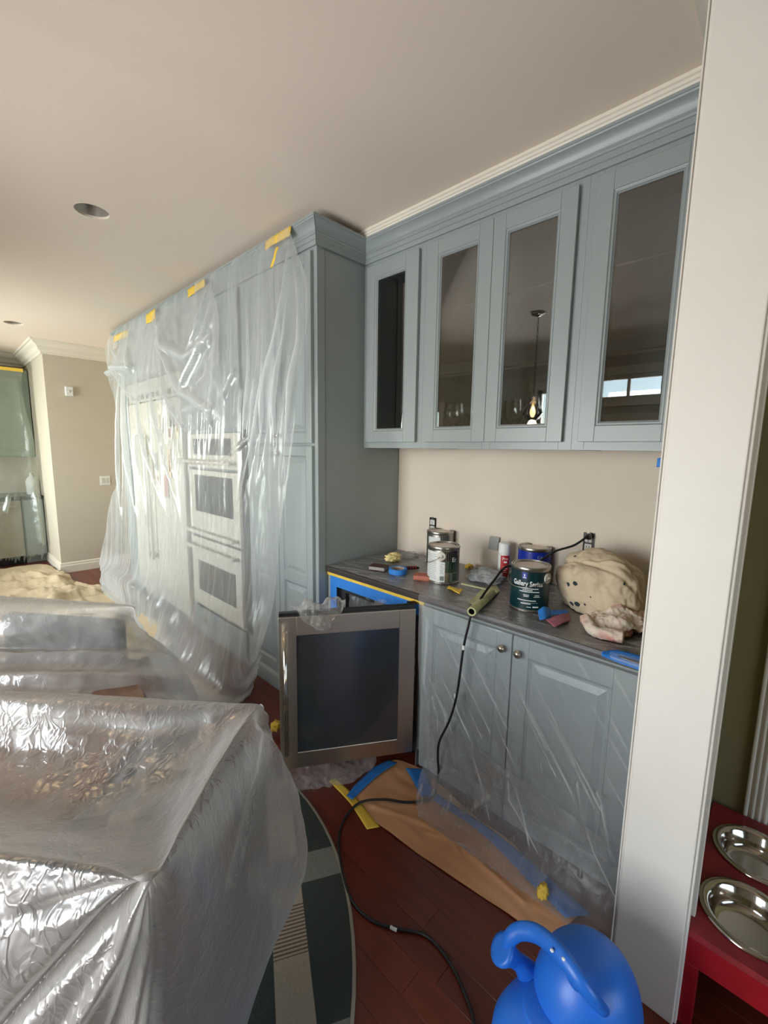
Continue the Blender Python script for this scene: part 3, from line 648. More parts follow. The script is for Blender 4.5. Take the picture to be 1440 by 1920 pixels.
for k in range(44):
    y = 1.23-k*.025+random.uniform(-.02, .02); z = random.uniform(.55, .88); L_ = random.uniform(.15, .5)
    dia.append(([(1.53, y, z), (1.53, y-L_*.55, z-L_*.75)], .003+random.random()*.003, random.uniform(.0008, .0018)))
for k in range(26):
    y = random.uniform(.3, 1.2); h_ = random.uniform(.2, .5); dia.append(([(1.53, y, h_), (1.505, y-random.uniform(.02, .12), h_*.6), (1.47, y-random.uniform(.05, .2), h_*.25)], random.uniform(.002, .006), random.uniform(.002, .008)))
o = sheet('door_film', rows_, 420, 240, POLYC, dia+[([(1.53, 1.18, .8), (1.53, 1.19, .5), (1.52, 1.15, .36)], .006, .012)], [(.005, (3, 4, 2), 2), (.0016, (8, 30, 18), 7), (.004, (4, 9, 9), 4)], zmin=.014, push=(-1, 0, 0),
          weight=lambda V: np.where(V[:, 2] < .4, 1.0, .55)*np.where(V[:, 2] > .87, .12, 1))
tag(o, 'clear crinkled plastic film draped down the base cabinet doors to the floor', 'plastic film')
rows_ = []
for k, (x, z) in enumerate(((1.525, .36), (1.51, .22), (1.475, .13), (1.43, .07), (1.375, .03), (1.33, .016))):
    y0 = (1.18, 1.14, 1.13, 1.12, 1.09, 1.04)[k]; rows_.append([(x+.02*i/11*(k > 2), y0-(y0-.268)*i/11, z*(1-.35*i/11*(k < 3))) for i in range(12)])
o = sheet('gathered_film', rows_, 220, 70, film('gathered_film', .30, tint=(205, 205, 208), crinkle=.3, scale=14, gloss=.3, rough=.3, mottle=.8), [], [(.018, (5, 7, 7), 4), (.008, (10, 22, 16), 6), (.003, 40, 2)], zmin=.0145)
tag(o, 'bunched hazy plastic gathered at the foot of the base cabinet', 'plastic film')
# plastic stuffed inside the niche
rows_ = [[(1.60+.03*math.sin(i), 1.90-.6*i/7, z+.01*math.cos(i*2)) for i in range(8)] for z in (.86, .82, .75, .6, .45)]
o = sheet('niche_film', rows_, 90, 60, POLY, [], [(.03, 9, 2), (.01, 30, 3)], push=(-1, 0, 0))
tag(o, 'crumpled plastic stuffed across the opening of the cooler niche', 'plastic film')

# ---- near sheet over the round table and chair
def P3(l):
    p = [A(a, b, 'z', z) for a, b, z in l]; q = [p[0][i]+(p[0][i]-p[1][i])*2.2 for i in range(3)]; q[2] = p[0][2]-.02; return [tuple(q)]+p   # the sheet runs on out of view
rows_ = [
 P3([(-300, 1283, .90), (-100, 1292, .90), (70, 1299, .9), (190, 1304, .9), (300, 1309, .9), (390, 1314, .9), (448, 1317, .9), (482, 1319, .9), (490, 1322, .9)]),
 P3([(-300, 1300, .90), (-100, 1312, .9), (70, 1322, .9), (190, 1326, .895), (300, 1328, .895), (390, 1326, .895), (448, 1322, .9), (483, 1321, .9), (493, 1326, .895)]),
 P3([(-300, 1380, .80), (-100, 1400, .80), (70, 1410, .80), (190, 1420, .81), (300, 1418, .83), (385, 1390, .85), (440, 1352, .885), (480, 1328, .9), (497, 1334, .88)]),
 P3([(-300, 1470, .78), (-100, 1490, .78), (60, 1510, .78), (190, 1530, .79), (290, 1520, .82), (365, 1460, .86), (425, 1388, .89), (473, 1336, .9), (500, 1345, .87)]),
 P3([(-300, 1530, .86), (-100, 1560, .86), (60, 1585, .87), (190, 1610, .88), (283, 1625, .89), (345, 1530, .89), (412, 1420, .9), (467, 1345, .9), (503, 1358, .86)]),
 P3([(-300, 1560, .90), (-100, 1590, .90), (60, 1612, .90), (190, 1630, .90), (287, 1642, .90), (352, 1540, .90), (416, 1430, .90), (470, 1350, .9), (508, 1372, .84)]),
 P3([(-300, 1610, .86), (-100, 1640, .86), (60, 1665, .86), (190, 1672, .87), (290, 1668, .87), (375, 1575, .86), (440, 1465, .86), (490, 1378, .87), (520, 1400, .80)]),
 P3([(-330, 1800, .70), (-130, 1830, .70), (20, 1850, .70), (170, 1820, .72), (300, 1775, .72), (415, 1670, .70), (485, 1550, .68), (525, 1460, .70), (545, 1450, .66)]),
 P3([(-360, 2050, .45), (-160, 2080, .45), (0, 2090, .45), (160, 2060, .45), (320, 1960, .45), (440, 1790, .45), (520, 1660, .42), (558, 1560, .45), (566, 1520, .45)]),
 P3([(-400, 2300, .2), (-200, 2320, .2), (-20, 2330, .2), (150, 2300, .2), (330, 2150, .2), (460, 1880, .22), (540, 1720, .24), (574, 1640, .26), (583, 1590, .26)]),
 P3([(-420, 2450, .05), (-220, 2480, .05), (-30, 2480, .05), (160, 2450, .05), (350, 2250, .05), (455, 1935, .06), (520, 1760, .10), (560, 1680, .13), (578, 1625, .15)]),
]
o = sheet('table_sheet', rows_, 300, 260, POLYT,
  [([A(283, 1642, 'z', 0.9), A(262, 1760, 'z', 0.75), A(215, 1920, 'z', 0.58), A(150, 2080, 'z', 0.42)], 0.013, 0.035),
   ([A(283, 1642, 'z', 0.9), A(180, 1740, 'z', 0.8), A(60, 1870, 'z', 0.68), A(-60, 2000, 'z', 0.55)], 0.014, 0.04),
   ([A(284, 1642, 'z', 0.9), A(292, 1800, 'z', 0.72), A(280, 1930, 'z', 0.55), A(260, 2100, 'z', 0.35)], 0.011, 0.035),
   ([A(285, 1642, 'z', 0.9), A(318, 1790, 'z', 0.72), A(330, 1930, 'z', 0.52), A(345, 2100, 'z', 0.3)], 0.011, 0.03),
   ([A(286, 1642, 'z', 0.9), A(350, 1780, 'z', 0.72), A(415, 1900, 'z', 0.5), A(460, 1960, 'z', 0.2)], 0.013, 0.035),
   ([A(284, 1642, 'z', 0.9), A(120, 1700, 'z', 0.84), A(-40, 1760, 'z', 0.8)], 0.012, 0.018),
   ([A(284, 1645, 'z', 0.9), A(305, 1800, 'z', 0.72), A(305, 1930, 'z', 0.53)], 0.009, -0.02),
   ([A(284, 1645, 'z', 0.9), A(275, 1790, 'z', 0.74), A(248, 1930, 'z', 0.56)], 0.009, -0.02),
   ([A(284, 1645, 'z', 0.9), A(230, 1770, 'z', 0.76), A(130, 1930, 'z', 0.6)], 0.012, -0.02),
   ([A(492, 1325, 'z', .9), A(470, 1450, 'z', .8), A(430, 1640, 'z', .7)], .018, .02), ([A(495, 1325, 'z', .9), A(530, 1460, 'z', .7), A(550, 1600, 'z', .4)], .018, -.015),
   ([A(0, 1325, 'z', .88), A(120, 1350, 'z', .86), A(260, 1365, 'z', .86), A(380, 1350, 'z', .87)], .02, .015)],
  [(.022, (2.2, 2.2, 1.2), 3), (.007, (9, 9, 3), 5), (.0025, (30, 30, 10), 9)], zmin=.03,
  weight=lambda V: np.clip(1.15-np.abs(V[:, 2]-.9)*0-np.exp(-((V[:, 2]-.9)/.03)**2)*.85, .1, 1.2))
tag(o, 'crumpled milky plastic sheet over the nearest chair back, filling the lower left corner', 'plastic sheet')
# far sheet over the rest of the table set
rows_ = [
 P3([(-300, 1095, .93), (-120, 1106, .93), (0, 1117, .93), (80, 1121, .93), (160, 1127, .93), (215, 1131, .93), (250, 1134, .93), (252, 1140, .92)]),
 P3([(-300, 1110, .92), (-120, 1125, .92), (0, 1140, .92), (80, 1142, .92), (160, 1142, .92), (215, 1142, .92), (250, 1145, .91), (258, 1170, .86)]),
 P3([(-300, 1170, .84), (-120, 1180, .84), (0, 1190, .84), (80, 1185, .84), (160, 1180, .83), (215, 1180, .82), (262, 1182, .78), (292, 1200, .70)]),
 P3([(-300, 1205, .76), (-120, 1210, .76), (0, 1215, .76), (90, 1214, .76), (180, 1214, .75), (250, 1215, .73), (305, 1218, .66), (325, 1228, .60)]),
 P3([(-300, 1210, .79), (-120, 1216, .79), (0, 1222, .79), (90, 1220, .79), (180, 1220, .78), (260, 1224, .75), (318, 1232, .66), (338, 1242, .58)]),
 P3([(-300, 1245, .76), (-120, 1248, .76), (0, 1250, .76), (90, 1252, .75), (180, 1254, .74), (265, 1255, .72), (325, 1255, .65), (350, 1262, .56)]),
 P3([(-300, 1249, .80), (-120, 1254, .80), (0, 1258, .80), (90, 1260, .8), (180, 1262, .78), (270, 1266, .75), (335, 1272, .65), (358, 1280, .55)]),
 P3([(-300, 1285, .76), (-120, 1290, .76), (0, 1292, .76), (90, 1295, .75), (180, 1298, .73), (275, 1298, .70), (342, 1298, .60), (368, 1303, .50)]),
 P3([(-300, 1300, .78), (-120, 1308, .78), (0, 1316, .78), (90, 1320, .76), (180, 1326, .73), (280, 1330, .66), (352, 1330, .55), (378, 1335, .42)]),
 P3([(-300, 1400, .74), (-120, 1410, .74), (0, 1420, .72), (90, 1430, .70), (180, 1440, .62), (280, 1440, .50), (360, 1440, .30), (395, 1400, .22)]),
]
o = sheet('chair_sheet', rows_, 200, 170, film('far_polythene', .46, tint=(212, 210, 206), crinkle=.2, scale=15, gloss=.13, rough=.34, mottle=.3, vor=2.0, det=2, dist=.5), [([A(250, 1136, 'z', .93), A(150, 1190, 'z', .84), A(40, 1210, 'z', .8)], .02, .015), ([A(215, 1135, 'z', .93), A(270, 1200, 'z', .75), A(330, 1240, 'z', .6)], .02, .02)],
  [(.012, (3, 3, 2), 7), (.006, (10, 10, 6), 1), (.003, 26, 2)], weight=lambda V: np.where(V[:, 2] > .9, .2, 1.0))
tag(o, 'grey translucent plastic sheet in long folds over the farther chair and table', 'plastic sheet')

# ---- furniture beneath the sheets
TC = Vector((-.1, 1.65, 0))
tb = empty('dining_table', TC, 0, 'round brown wooden dining table hidden under the plastic sheets', 'table')
MB().lathe([(.0, .70), (.5, .70), (.55, .705), (.56, .72), (.55, .735), (0, .735)], 48, caps=False).build('tabletop', TABLEW, tb, auto=40)
MB().lathe([(.06, .04), (.05, .1), (.045, .3), (.07, .5), (.05, .62), (.12, .7)], 24).build('pedestal', TABLEW, tb, smooth=True)
for k in range(4):
    a_ = k*math.pi/2+.4; MB().tube([(.03*math.cos(a_), .03*math.sin(a_), .12), (.2*math.cos(a_), .2*math.sin(a_), .08), (.34*math.cos(a_), .34*math.sin(a_), .028)], [.035, .03, .025], 10).build('foot', TABLEW, tb, smooth=True)
CHW = mat('charcoal_upholstery', (74, 72, 72), .85)
def chair(a_, b_, wood, label, seatm):
    """back between floor points a_ and b_, facing the table"""
    a_, b_ = Vector((a_[0], a_[1], 0)), Vector((b_[0], b_[1], 0)); m_ = (a_+b_)/2; X = (b_-a_).normalized(); W_ = (b_-a_).length
    toC = Vector((TC.x, TC.y, 0))-m_; Y = Vector((-X.y, X.x, 0)); 
    if Y.dot(toC) < 0: X = -X; Y = -Y
    t = empty('dining_chair', m_, math.atan2(X.y, X.x), label, 'chair', 'dining chairs under the plastic')
    h = W_/2-.02
    MB().box(-h+.0, h, .0455, .44, .38, .47).build('seat', seatm, t, bevel=.015)
    for s in (-1, 1):
        MB().tube([(s*(h-.03), .017, 0), (s*(h-.03), .017, .06)], [.016, .018], 8).build('leg', wood, t)
        MB().tube([(s*(h-.03), .41, 0), (s*(h-.03), .41, .43)], [.015, .02], 8).build('leg', wood, t)
    MB().box(-h+.0, h-.0, -.012, .045, .06, .835).build('backrest', wood, t, bevel=.014)
    return t
SEAT = mat('taupe_upholstery', (122, 108, 98), .85)
chair((.185, .735), (.535, 1.035), CHW, 'charcoal upholstered dining chair under the nearest plastic sheet', SEAT)
chair((.545, 2.06), (.18, 2.55), mat('slate_upholstery', (62, 66, 74), .8), 'dark dining chair under the farther plastic sheet, by the drop cloth', SEAT)

# ---- rug
RC, RR = Vector((-.1, 1.6, 0)), 1.165
def rug_mat():
    m, t, n, l = nodes('plaid_rug'); b = n['Principled BSDF']; b.inputs['Roughness'].default_value = .95; b.inputs['Specular IOR Level'].default_value = .1
    tc = n.new('ShaderNodeTexCoord'); mp = n.new('ShaderNodeMapping'); mp.inputs['Rotation'].default_value = (0, 0, R(0)); mp.inputs['Location'].default_value = (.07, .05, 0); l.new(tc.outputs['Object'], mp.inputs[0])
    sp = n.new('ShaderNodeSeparateXYZ'); l.new(mp.outputs[0], sp.inputs[0])
    def mt(op, x, y, z=None):
        k = n.new('ShaderNodeMath'); k.operation = op
        for i, q in enumerate((x, y, z)):
            if q is None: continue
            if isinstance(q, (int, float)): k.inputs[i].default_value = q
            else: l.new(q, k.inputs[i])
        return k.outputs[0]
    u = mt('ADD', mt('MULTIPLY', sp.outputs[0], .87), mt('MULTIPLY', sp.outputs[1], -.49)); v = mt('ADD', mt('MULTIPLY', sp.outputs[0], .49), mt('MULTIPLY', sp.outputs[1], .87))
    uu = mt('FRACT', mt('MULTIPLY_ADD', u, 1/.324, -.93/.324+8), 0); light = mt('LESS_THAN', uu, .333)
    vv = mt('FRACT', mt('MULTIPLY_ADD', v, 1/.54, .28/.54+8), 0); band = mt('GREATER_THAN', vv, .78)
    def mixc(f, a_, b_):
        k = n.new('ShaderNodeMix'); k.data_type = 'RGBA'; l.new(f, k.inputs[0])
        for i_, q in ((6, a_), (7, b_)):
            if isinstance(q, tuple): k.inputs[i_].default_value = q
            else: l.new(q, k.inputs[i_])
        return k.outputs[2]
    st = mt('MULTIPLY', mt('GREATER_THAN', mt('FRACT', mt('MULTIPLY', v, 85), 0), .55), mt('MULTIPLY', mt('GREATER_THAN', vv, .36), mt('LESS_THAN', vv, .66)))
    ca = mixc(st, lin((158, 148, 130)), lin((104, 84, 72))); ca = mixc(band, ca, lin((104, 108, 110)))
    cb_ = mixc(band, lin((62, 68, 64)), lin((122, 122, 114)))
    l.new(mixc(light, cb_, ca), b.inputs['Base Color'])
    z = n.new('ShaderNodeTexNoise'); z.inputs['Scale'].default_value = 220; bp = n.new('ShaderNodeBump'); bp.inputs['Strength'].default_value = .5; bp.inputs['Distance'].default_value = .004
    l.new(z.outputs[0], bp.inputs['Height']); l.new(bp.outputs[0], b.inputs['Normal']); return m
rg = empty('area_rug', RC+Vector((0, 0, .001)), 0, 'round grey and beige plaid rug under the covered table', 'rug')
MB().lathe([(0, 0), (RR-.012, 0), (RR-.012, .007), (0, .008)], 96, caps=False).build('pile', rug_mat(), rg, auto=40)
MB().lathe([(RR-.0115, 0), (RR, 0), (RR, .006), (RR-.004, .0095), (RR-.0115, .0085)], 96, caps=False).build('binding', mat('rug_binding', (150, 142, 126), .9), rg, smooth=True)

# ---- floor protection
def P0(l, z): return [A(a, b, 'z', z) for a, b in l]
rows_ = [P0([(652, 1492), (700, 1450), (740, 1425), (790, 1440)], .004), P0([(690, 1530), (745, 1485), (790, 1470), (835, 1480)], .006), P0([(770, 1590), (825, 1560), (860, 1540), (890, 1530)], .005),
         P0([(850, 1645), (890, 1615), (930, 1590), (960, 1580)], .006), P0([(930, 1698), (962, 1670), (990, 1655), (1010, 1640)], .005), P0([(1030, 1770), (1052, 1745), (1075, 1725), (1095, 1710)], .004)]
o = sheet('kraft_paper_strip', rows_, 60, 140, PAPER, [(P0([(700, 1510), (800, 1545), (880, 1600), (980, 1690)], .006), .012, .006), (P0([(800, 1560), (850, 1575), (860, 1600)], .006), .01, .006)], [(.006, (8, 8, 1), 3), (.003, (25, 10, 1), 6)], push=(0, 0, 1), zmin=.003)
tag(o, 'brown kraft paper strip taped to the floor in front of the base cabinet', 'paper')
def ftape(pts, m, label, z=.009, group=None, zz=None):
    r = [(at(a, b, 'z', z), at(c, d, 'z', z)) for a, b, c, d in pts]; o = sheet('tape_strip', [[tuple(x), tuple(y)] for x, y in r], 5, 8*len(r), m, (), [(.003, 20, 2)], push=(0, 0, 1), zmin=z-.001, thick=.001)
    return tag(o, label, 'tape', group)
ftape([(617, 1465, 628, 1458), (655, 1505, 668, 1496), (688, 1555, 712, 1550)], TAPE_Y, 'yellow tape strip on the red floor at the tip of the kraft paper', .006)
ftape([(650, 1492, 660, 1500), (668, 1470, 682, 1478), (700, 1440, 716, 1448), (730, 1425, 745, 1430)], TAPE_B, 'blue tape strip along the short end of the kraft paper', .0135)
ftape([(760, 1440, 800, 1442), (775, 1465, 808, 1470), (790, 1495, 815, 1490)], TAPE_B, 'blue tape patch on the kraft paper below the cooler hinge', .0135)
ftape([(795, 1490, 810, 1482), (900, 1560, 925, 1558), (1000, 1660, 1035, 1650), (1060, 1720, 1110, 1715)], TAPE_B, 'long blue tape strip between the kraft paper and the base cabinet', .0135)
q = at(1018, 1675, 'z', .03)
def wad(name, c, r, m, label, cat, n=3, amp=.5, sq=(1, 1, 1), seed=0, group=None, fr=2.2, rz=0):
    bm = bmesh.new(); bmesh.ops.create_icosphere(bm, subdivisions=n+1, radius=1); c = Vector(c); M = Matrix.Rotation(rz, 3, 'Z')
    for v in bm.verts:
        d = v.co.normalized(); k = 1+amp*(noise.noise(d*fr+Vector((seed, 0, 0)))*1.0+.5*abs(noise.noise(d*fr*2.7+Vector((0, seed, 0))))+.25*noise.noise(d*fr*6+Vector((0, 0, seed))))
        p = Vector((d.x*k*r*sq[0], d.y*k*r*sq[1], d.z*k*r*sq[2])); v.co = M@p
    zl = min(v.co.z for v in bm.verts); cut = -r*sq[2]*.8
    for v in bm.verts:
        if v.co.z < cut: v.co.z = cut
    me = bpy.data.meshes.new(name); bm.to_mesh(me); bm.free(); me.polygons.foreach_set('use_smooth', [True]*len(me.polygons)); me.materials.append(m)
    o = bpy.data.objects.new(name, me); C.objects.link(o); o.location = c+Vector((0, 0, -cut)); return tag(o, label, cat, group)
wad('tape_wad', (q.x, q.y, .016), .022, TAPE_Y, 'small crumpled yellow tape ball at the foot of the base cabinet', 'tape', 3, .42, (1, .8, 1.2), 3, fr=3)
# canvas drop cloth on the floor
rows_ = [P0([(-300, 1062), (-150, 1064), (-20, 1066), (40, 1060), (80, 1057), (112, 1070), (140, 1088), (190, 1100)], .02),
         P0([(-300, 1080), (-150, 1082), (-20, 1080), (40, 1078), (90, 1080), (130, 1092), (170, 1100), (215, 1112)], .035),
         P0([(-300, 1110), (-150, 1112), (-20, 1112), (50, 1110), (110, 1112), (160, 1118), (205, 1122), (240, 1130)], .03),
         P0([(-300, 1150), (-150, 1160), (-20, 1160), (60, 1160), (130, 1165), (190, 1170), (245, 1165), (285, 1160)], .035),
         P0([(-300, 1230), (-150, 1240), (-20, 1240), (80, 1240), (170, 1245), (240, 1240), (300, 1225), (325, 1205)], .03)]
o = sheet('drop_cloth', rows_, 200, 120, CANVAS, [(P0([(0, 1100), (60, 1092), (130, 1082)], .03), .05, .05), (P0([(100, 1128), (150, 1112), (178, 1110)], .03), .06, .06), (P0([(20, 1125), (90, 1112), (150, 1104)], .03), .05, .04), (P0([(60, 1075), (110, 1090)], .03), .05, .05), (P0([(270, 1165), (300, 1190)], .03), .05, .08)],
          [(.04, (2.2, 2.2, 1), 3), (.035, (7, 2.6, 1), 6), (.02, (3, 10, 1), 2), (.008, 22, 4)], push=(0, 0, 1), zmin=.012,
          fix=lambda V: np.stack([np.minimum(V[:, 0], 1.30), np.minimum(V[:, 1], np.where(V[:, 0] > .99, 6.49, 7.22)), V[:, 2]], 1))
tag(o, 'beige canvas drop cloth lying wrinkled on the floor before the far wall', 'drop cloth')
o = MB().tube([A(246, 1112, 'z', .12), A(262, 1125, 'z', .13), A(280, 1140, 'z', .13), A(298, 1156, 'z', .12)], [.045, .055, .055, .04], 14).build('rolled_bundle', mat('grey_bundle', (88, 88, 86), .6, bump=.5, bscale=12), smooth=True)
tag(o, 'dark grey rolled bundle lying on the drop cloth beside the plastic curtain', 'roll')
o = wad('paper_scrap', (.98, 1.84, .03), .07, POLY, 'crumpled scrap of plastic on the floor behind the cooler door', 'plastic scrap', 3, .6, (1, 1, .5), 9)
o = wad('tape_wad', tuple(at(517, 1368, 'z', .03)), .028, TAPE_Y, 'yellow tape clump on the floor behind the cooler door handle', 'tape', 3, .42, (1, .8, 1), 6)

# crumpled plastic hanging at the top corner and bottom of the cooler door
def door_pt(x, y, z): return Mw@Vector((x, y, z))
rows_ = [[tuple(door_pt(.06+.24*i/6, .03, HD+.02+.03*math.sin(i*1.7))) for i in range(7)], [tuple(door_pt(.08+.22*i/6, -.012, HD+.03+.03*abs(math.sin(i*1.3)))) for i in range(7)], [tuple(door_pt(.10+.17*i/6, -.035, HD-.005-.02*math.sin(i/6*math.pi))) for i in range(7)], [tuple(door_pt(.13+.09*i/6, -.03, HD-.03-.035*math.sin(i/6*math.pi))) for i in range(7)]]
o = sheet('plastic_scrap', rows_, 60, 40, POLYT, [], [(.03, 16, 2), (.012, 45, 3)]); tag(o, 'torn plastic scrap caught over the top corner of the cooler door', 'plastic scrap')
rows_ = [[tuple(door_pt(-.0+.46*i/6, .02, -.01)) for i in range(7)], [tuple(door_pt(.02+.42*i/6, -.03, -.035+.01*math.sin(i*2))) for i in range(7)], [tuple(door_pt(.04+.34*i/6, -.05, -.07+.01*math.cos(i*2))) for i in range(7)], [tuple(door_pt(.0+.3*i/6, -.06, -.1)) for i in range(7)]]
o = sheet('plastic_scrap', rows_, 80, 40, POLYT, [], [(.03, 12, 4), (.012, 40, 6)], zmin=.02); tag(o, 'crumpled plastic bunched on the floor below the cooler door', 'plastic scrap')

# ---------------------------------------------------------------- things on the counter
ZT = .9195
def curved_text(s, size, rad, ang, z, m, parent, width=None, bold=.0, name='lettering'):
    cu = bpy.data.curves.new('t', 'FONT'); cu.body = s; cu.size = size; cu.align_x = 'CENTER'; cu.extrude = .0004; cu.offset = bold; cu.resolution_u = 3
    ob = bpy.data.objects.new('t', cu); C.objects.link(ob); dg = bpy.context.evaluated_depsgraph_get(); me = bpy.data.meshes.new_from_object(ob.evaluated_get(dg)); bpy.data.objects.remove(ob)
    xs = [v.co.x for v in me.vertices]; k = 1 if not width else width/(max(xs)-min(xs))
    for v in me.vertices:
        a_ = ang+v.co.x*k/rad; rr = rad+.0006+v.co.z*.6; v.co = Vector((rr*math.cos(a_), rr*math.sin(a_), z+v.co.y))
    me.materials.clear(); me.materials.append(m); o = bpy.data.objects.new(name, me); C.objects.link(o); o.parent = parent; return o
def patch(rad, a0, a1, z0, z1, m, parent, name='label_patch', lift=.0005, n=12):
    mb = MB().lathe([(rad+lift, z0), (rad+lift, z1)], n, caps=False, a0=a0, a1=a1); return mb.build(name, m, parent, smooth=True)
SILV = mat('tinplate', (168, 165, 158), .3, 1, bump=.03, bscale=20); LIDP = mat('paint_smeared_lid', (226, 212, 202), .4, 0, var=.12, vscale=14)
INKW = mat('white_ink', (228, 230, 228), .5); INKG = mat('grey_ink', (150, 154, 154), .5); INKB = mat('black_ink', (22, 24, 24), .5)
def paint_can(loc, rz, label, wrap_, wz=(.008, .172), lid=LIDP, open_=False):
    t = empty('paint_can', loc, rz, label, 'paint can'); r = .083; h = .19
    MB().lathe([(r-.004, 0), (r, .001), (r, .006), (r-.002, .008), (r-.002, h-.016), (r, h-.013), (r+.0005, h-.004), (r-.002, h), (r-.006, h), (r-.008, h-.006)], 48, caps=False).lathe([(0, .002), (r-.004, .002)], 48, caps=False).build('can_body', SILV, t, auto=40)
    MB().lathe([(r-.0085, h-.006), (r-.012, h-.001), (r-.016, h-.001), (r-.019, h-.007), (0, h-.007)], 48, caps=False).build('lid', SILV if not open_ else SILV, t, auto=40)
    MB().lathe([(r-.0195, h-.0065), (0, h-.0062)], 40, caps=False).build('lid_top', lid, t)
    if wrap_: patch(r-.002, 0, 2*math.pi, wz[0]+.001, wz[1], wrap_, t, 'wrapper', n=48)
    return t, r
def bail(t, r, a_list, wire_pts):
    for a_ in a_list:
        M = Matrix.Rotation(a_, 4, 'Z')@Matrix.Translation((r, 0, .145))@Matrix.Rotation(R(90), 4, 'Y')
        MB().lathe([(.022, -.002), (.022, .002), (.016, .004), (.008, .004), (.007, .009), (.0001, .011)], 20, M=M).build('handle_ear', mat('ear_plastic', (200, 196, 184), .4), t, smooth=True)
    MB().tube(wire_pts, .0017, 6).build('wire_handle', NICKEL, t, smooth=True)
def face(loc):   # angle from a thing on the counter towards the camera
    return math.atan2(-loc[1], -loc[0])
def wrap_mat(name, parts, axis='Z'):
    """plain vertical colour fields round the can by angle"""
    return mat(name, parts, .35)
GREEN = mat('dark_teal_wrapper', (8, 46, 52), .3); GREEN2 = mat('forest_green_wrapper', (18, 52, 40), .3); BLUEW = mat('blue_wrapper', (18, 42, 150), .3); LABW = mat('printed_white_label', (214, 216, 212), .45, var=.04, vscale=60)
# front can, right group: dark teal with white lettering
cl = at(990, 1148, 'z', ZT); dv = Vector((cl.x, cl.y, 0)).normalized(); pc = Vector((cl.x, cl.y, ZT))+dv*.083
t, r = paint_can(pc, 0, 'dark teal gallon paint can reading Gallery Series at the front of the counter', GREEN)
fa = face(pc)
curved_text('Gallery Series', .03, r-.002, fa-.12, .112, INKW, t, width=.128, bold=.0006)
patch(r-.002, fa-.40, fa-.16, .142, .169, mat('royal_blue_badge', (34, 62, 170), .4), t, 'badge')
MB().lathe([(r+.0002, .152), (r+.0002, .163)], 4, caps=False, a0=fa-.31, a1=fa-.25).build('badge_mark', INKW, t); patch(r-.0015, fa-.36, fa-.2, .145, .149, INKW, t, 'badge_mark')
lines = [(.100, -.55, .45, .0035), (.093, -.35, .15, .003), (.086, -.5, .5, .0035), (.072, -.3, .0, .003), (.066, -.28, -.02, .003), (.072, .28, .5, .003), (.066, .22, .55, .003), (.048, -.6, .35, .0035), (.040, -.3, .45, .002), (.034, -.4, .1, .004), (.02, -.1, .12, .003), (.02, .2, .5, .006)]
for (z, a0, a1, hh) in lines: patch(r-.002, fa+a0, fa+a1, z, z+hh, INKW if hh > .0021 else INKG, t, 'small_print', lift=.0011, n=6)
patch(r-.002, fa-.9, fa+1.2, .078, .098, mat('teal_band', (30, 66, 70), .35), t, 'band', lift=.0006)
sd = fa+.98
bail(t, r, [sd, sd+math.pi], [(Matrix.Rotation(sd, 3, 'Z')@Vector((r*1.12*math.cos(k/12*math.pi), .0-.095*math.sin(k/12*math.pi), .145+.0*k-.04*math.sin(k/12*math.pi)))) for k in range(13)])
# blue can behind
pb = at(1003, 1062, 'z', ZT); 
q = pc+Vector((.21, .06, 0)); qb = at(1003, 1025, 'z', 1.105)
t, r = paint_can((qb.x, qb.y, ZT), 0, 'blue wrapped gallon paint can behind the dark teal can', BLUEW, (.05, .172)); fb = face(qb)
patch(r-.002, fb-.7, fb+.9, .012, .05, mat('pale_blue_band', (150, 160, 180), .4), t, 'band')
curved_text('CA', .02, r-.002, fb+.35, .14, INKG, t)
MB().tube([Matrix.Rotation(fb, 3, 'Z')@Vector((.09, -.06+.02*k, .02)) for k in range(2)], .001, 4).build('wire_handle', NICKEL, t)
# front can, left group: green and white
cl = at(830, 1096, 'z', ZT); dv = Vector((cl.x, cl.y, 0)).normalized(); pa = Vector((cl.x, cl.y, ZT))+dv*.083
t, r = paint_can(pa, 0, 'green and silver gallon paint can with a white barcode label, front left can', SILV); fa = face(pa)
patch(r-.002, fa-1.6, fa-.32, .012, .165, LABW, t, lift=.0008)
patch(r-.002, fa-.02, fa+1.25, .118, .168, INKB, t, 'dark_band'); patch(r-.002, fa+.0, fa+1.25, .06, .118, GREEN2, t, 'green_band'); patch(r-.002, fa+.45, fa+1.25, .012, .06, mat('fading_green', (120, 134, 124), .35, .4), t, 'green_band')
patch(r-.002, fa-.25, fa+.1, .012, .115, LABW, t, 'barcode_label', lift=.0014)
for k in range(11): patch(r-.002, fa-.20+k*.025, fa-.20+k*.025+(.016 if k % 3 else .008), .02, .042, INKB, t, 'barcode', lift=.0019, n=1)
for k in range(7): patch(r-.002, fa-.21, fa+.06-(k % 3)*.05, .055+k*.008, .0578+k*.008, INKG, t, 'small_print', lift=.0019, n=3)
for k in range(14): patch(r-.002, fa-1.3+(k % 3)*.05, fa-.42-(k % 4)*.04, .025+k*.0095, .0275+k*.0095, INKG, t, 'small_print', lift=.0013, n=4)
curved_text('Er', .032, r-.002, fa+.72, .115, INKW, t, bold=.0002)
for k in range(4): patch(r-.002, fa+.6, fa+.95, .02+k*.009, .0245+k*.009, INKB, t, 'small_print', lift=.0013, n=3)
sd = fa-.12
bail(t, r, [sd, sd+math.pi], [Matrix.Rotation(sd, 3, 'Z')@Vector(p) for p in ((r+.008, 0, .145), (r+.006, -.03, .128), (r-.01, -.06, .108), (r-.05, -.09, .098), (-.02, -.098, .1), (-.06, -.075, .12), (-r-.006, -.01, .145))])
qb = at(826, 995, 'z', 1.106)
t, r = paint_can((qb.x, qb.y, ZT), .4, 'gallon paint can with a white label standing behind the green can', SILV); fb = face(qb)
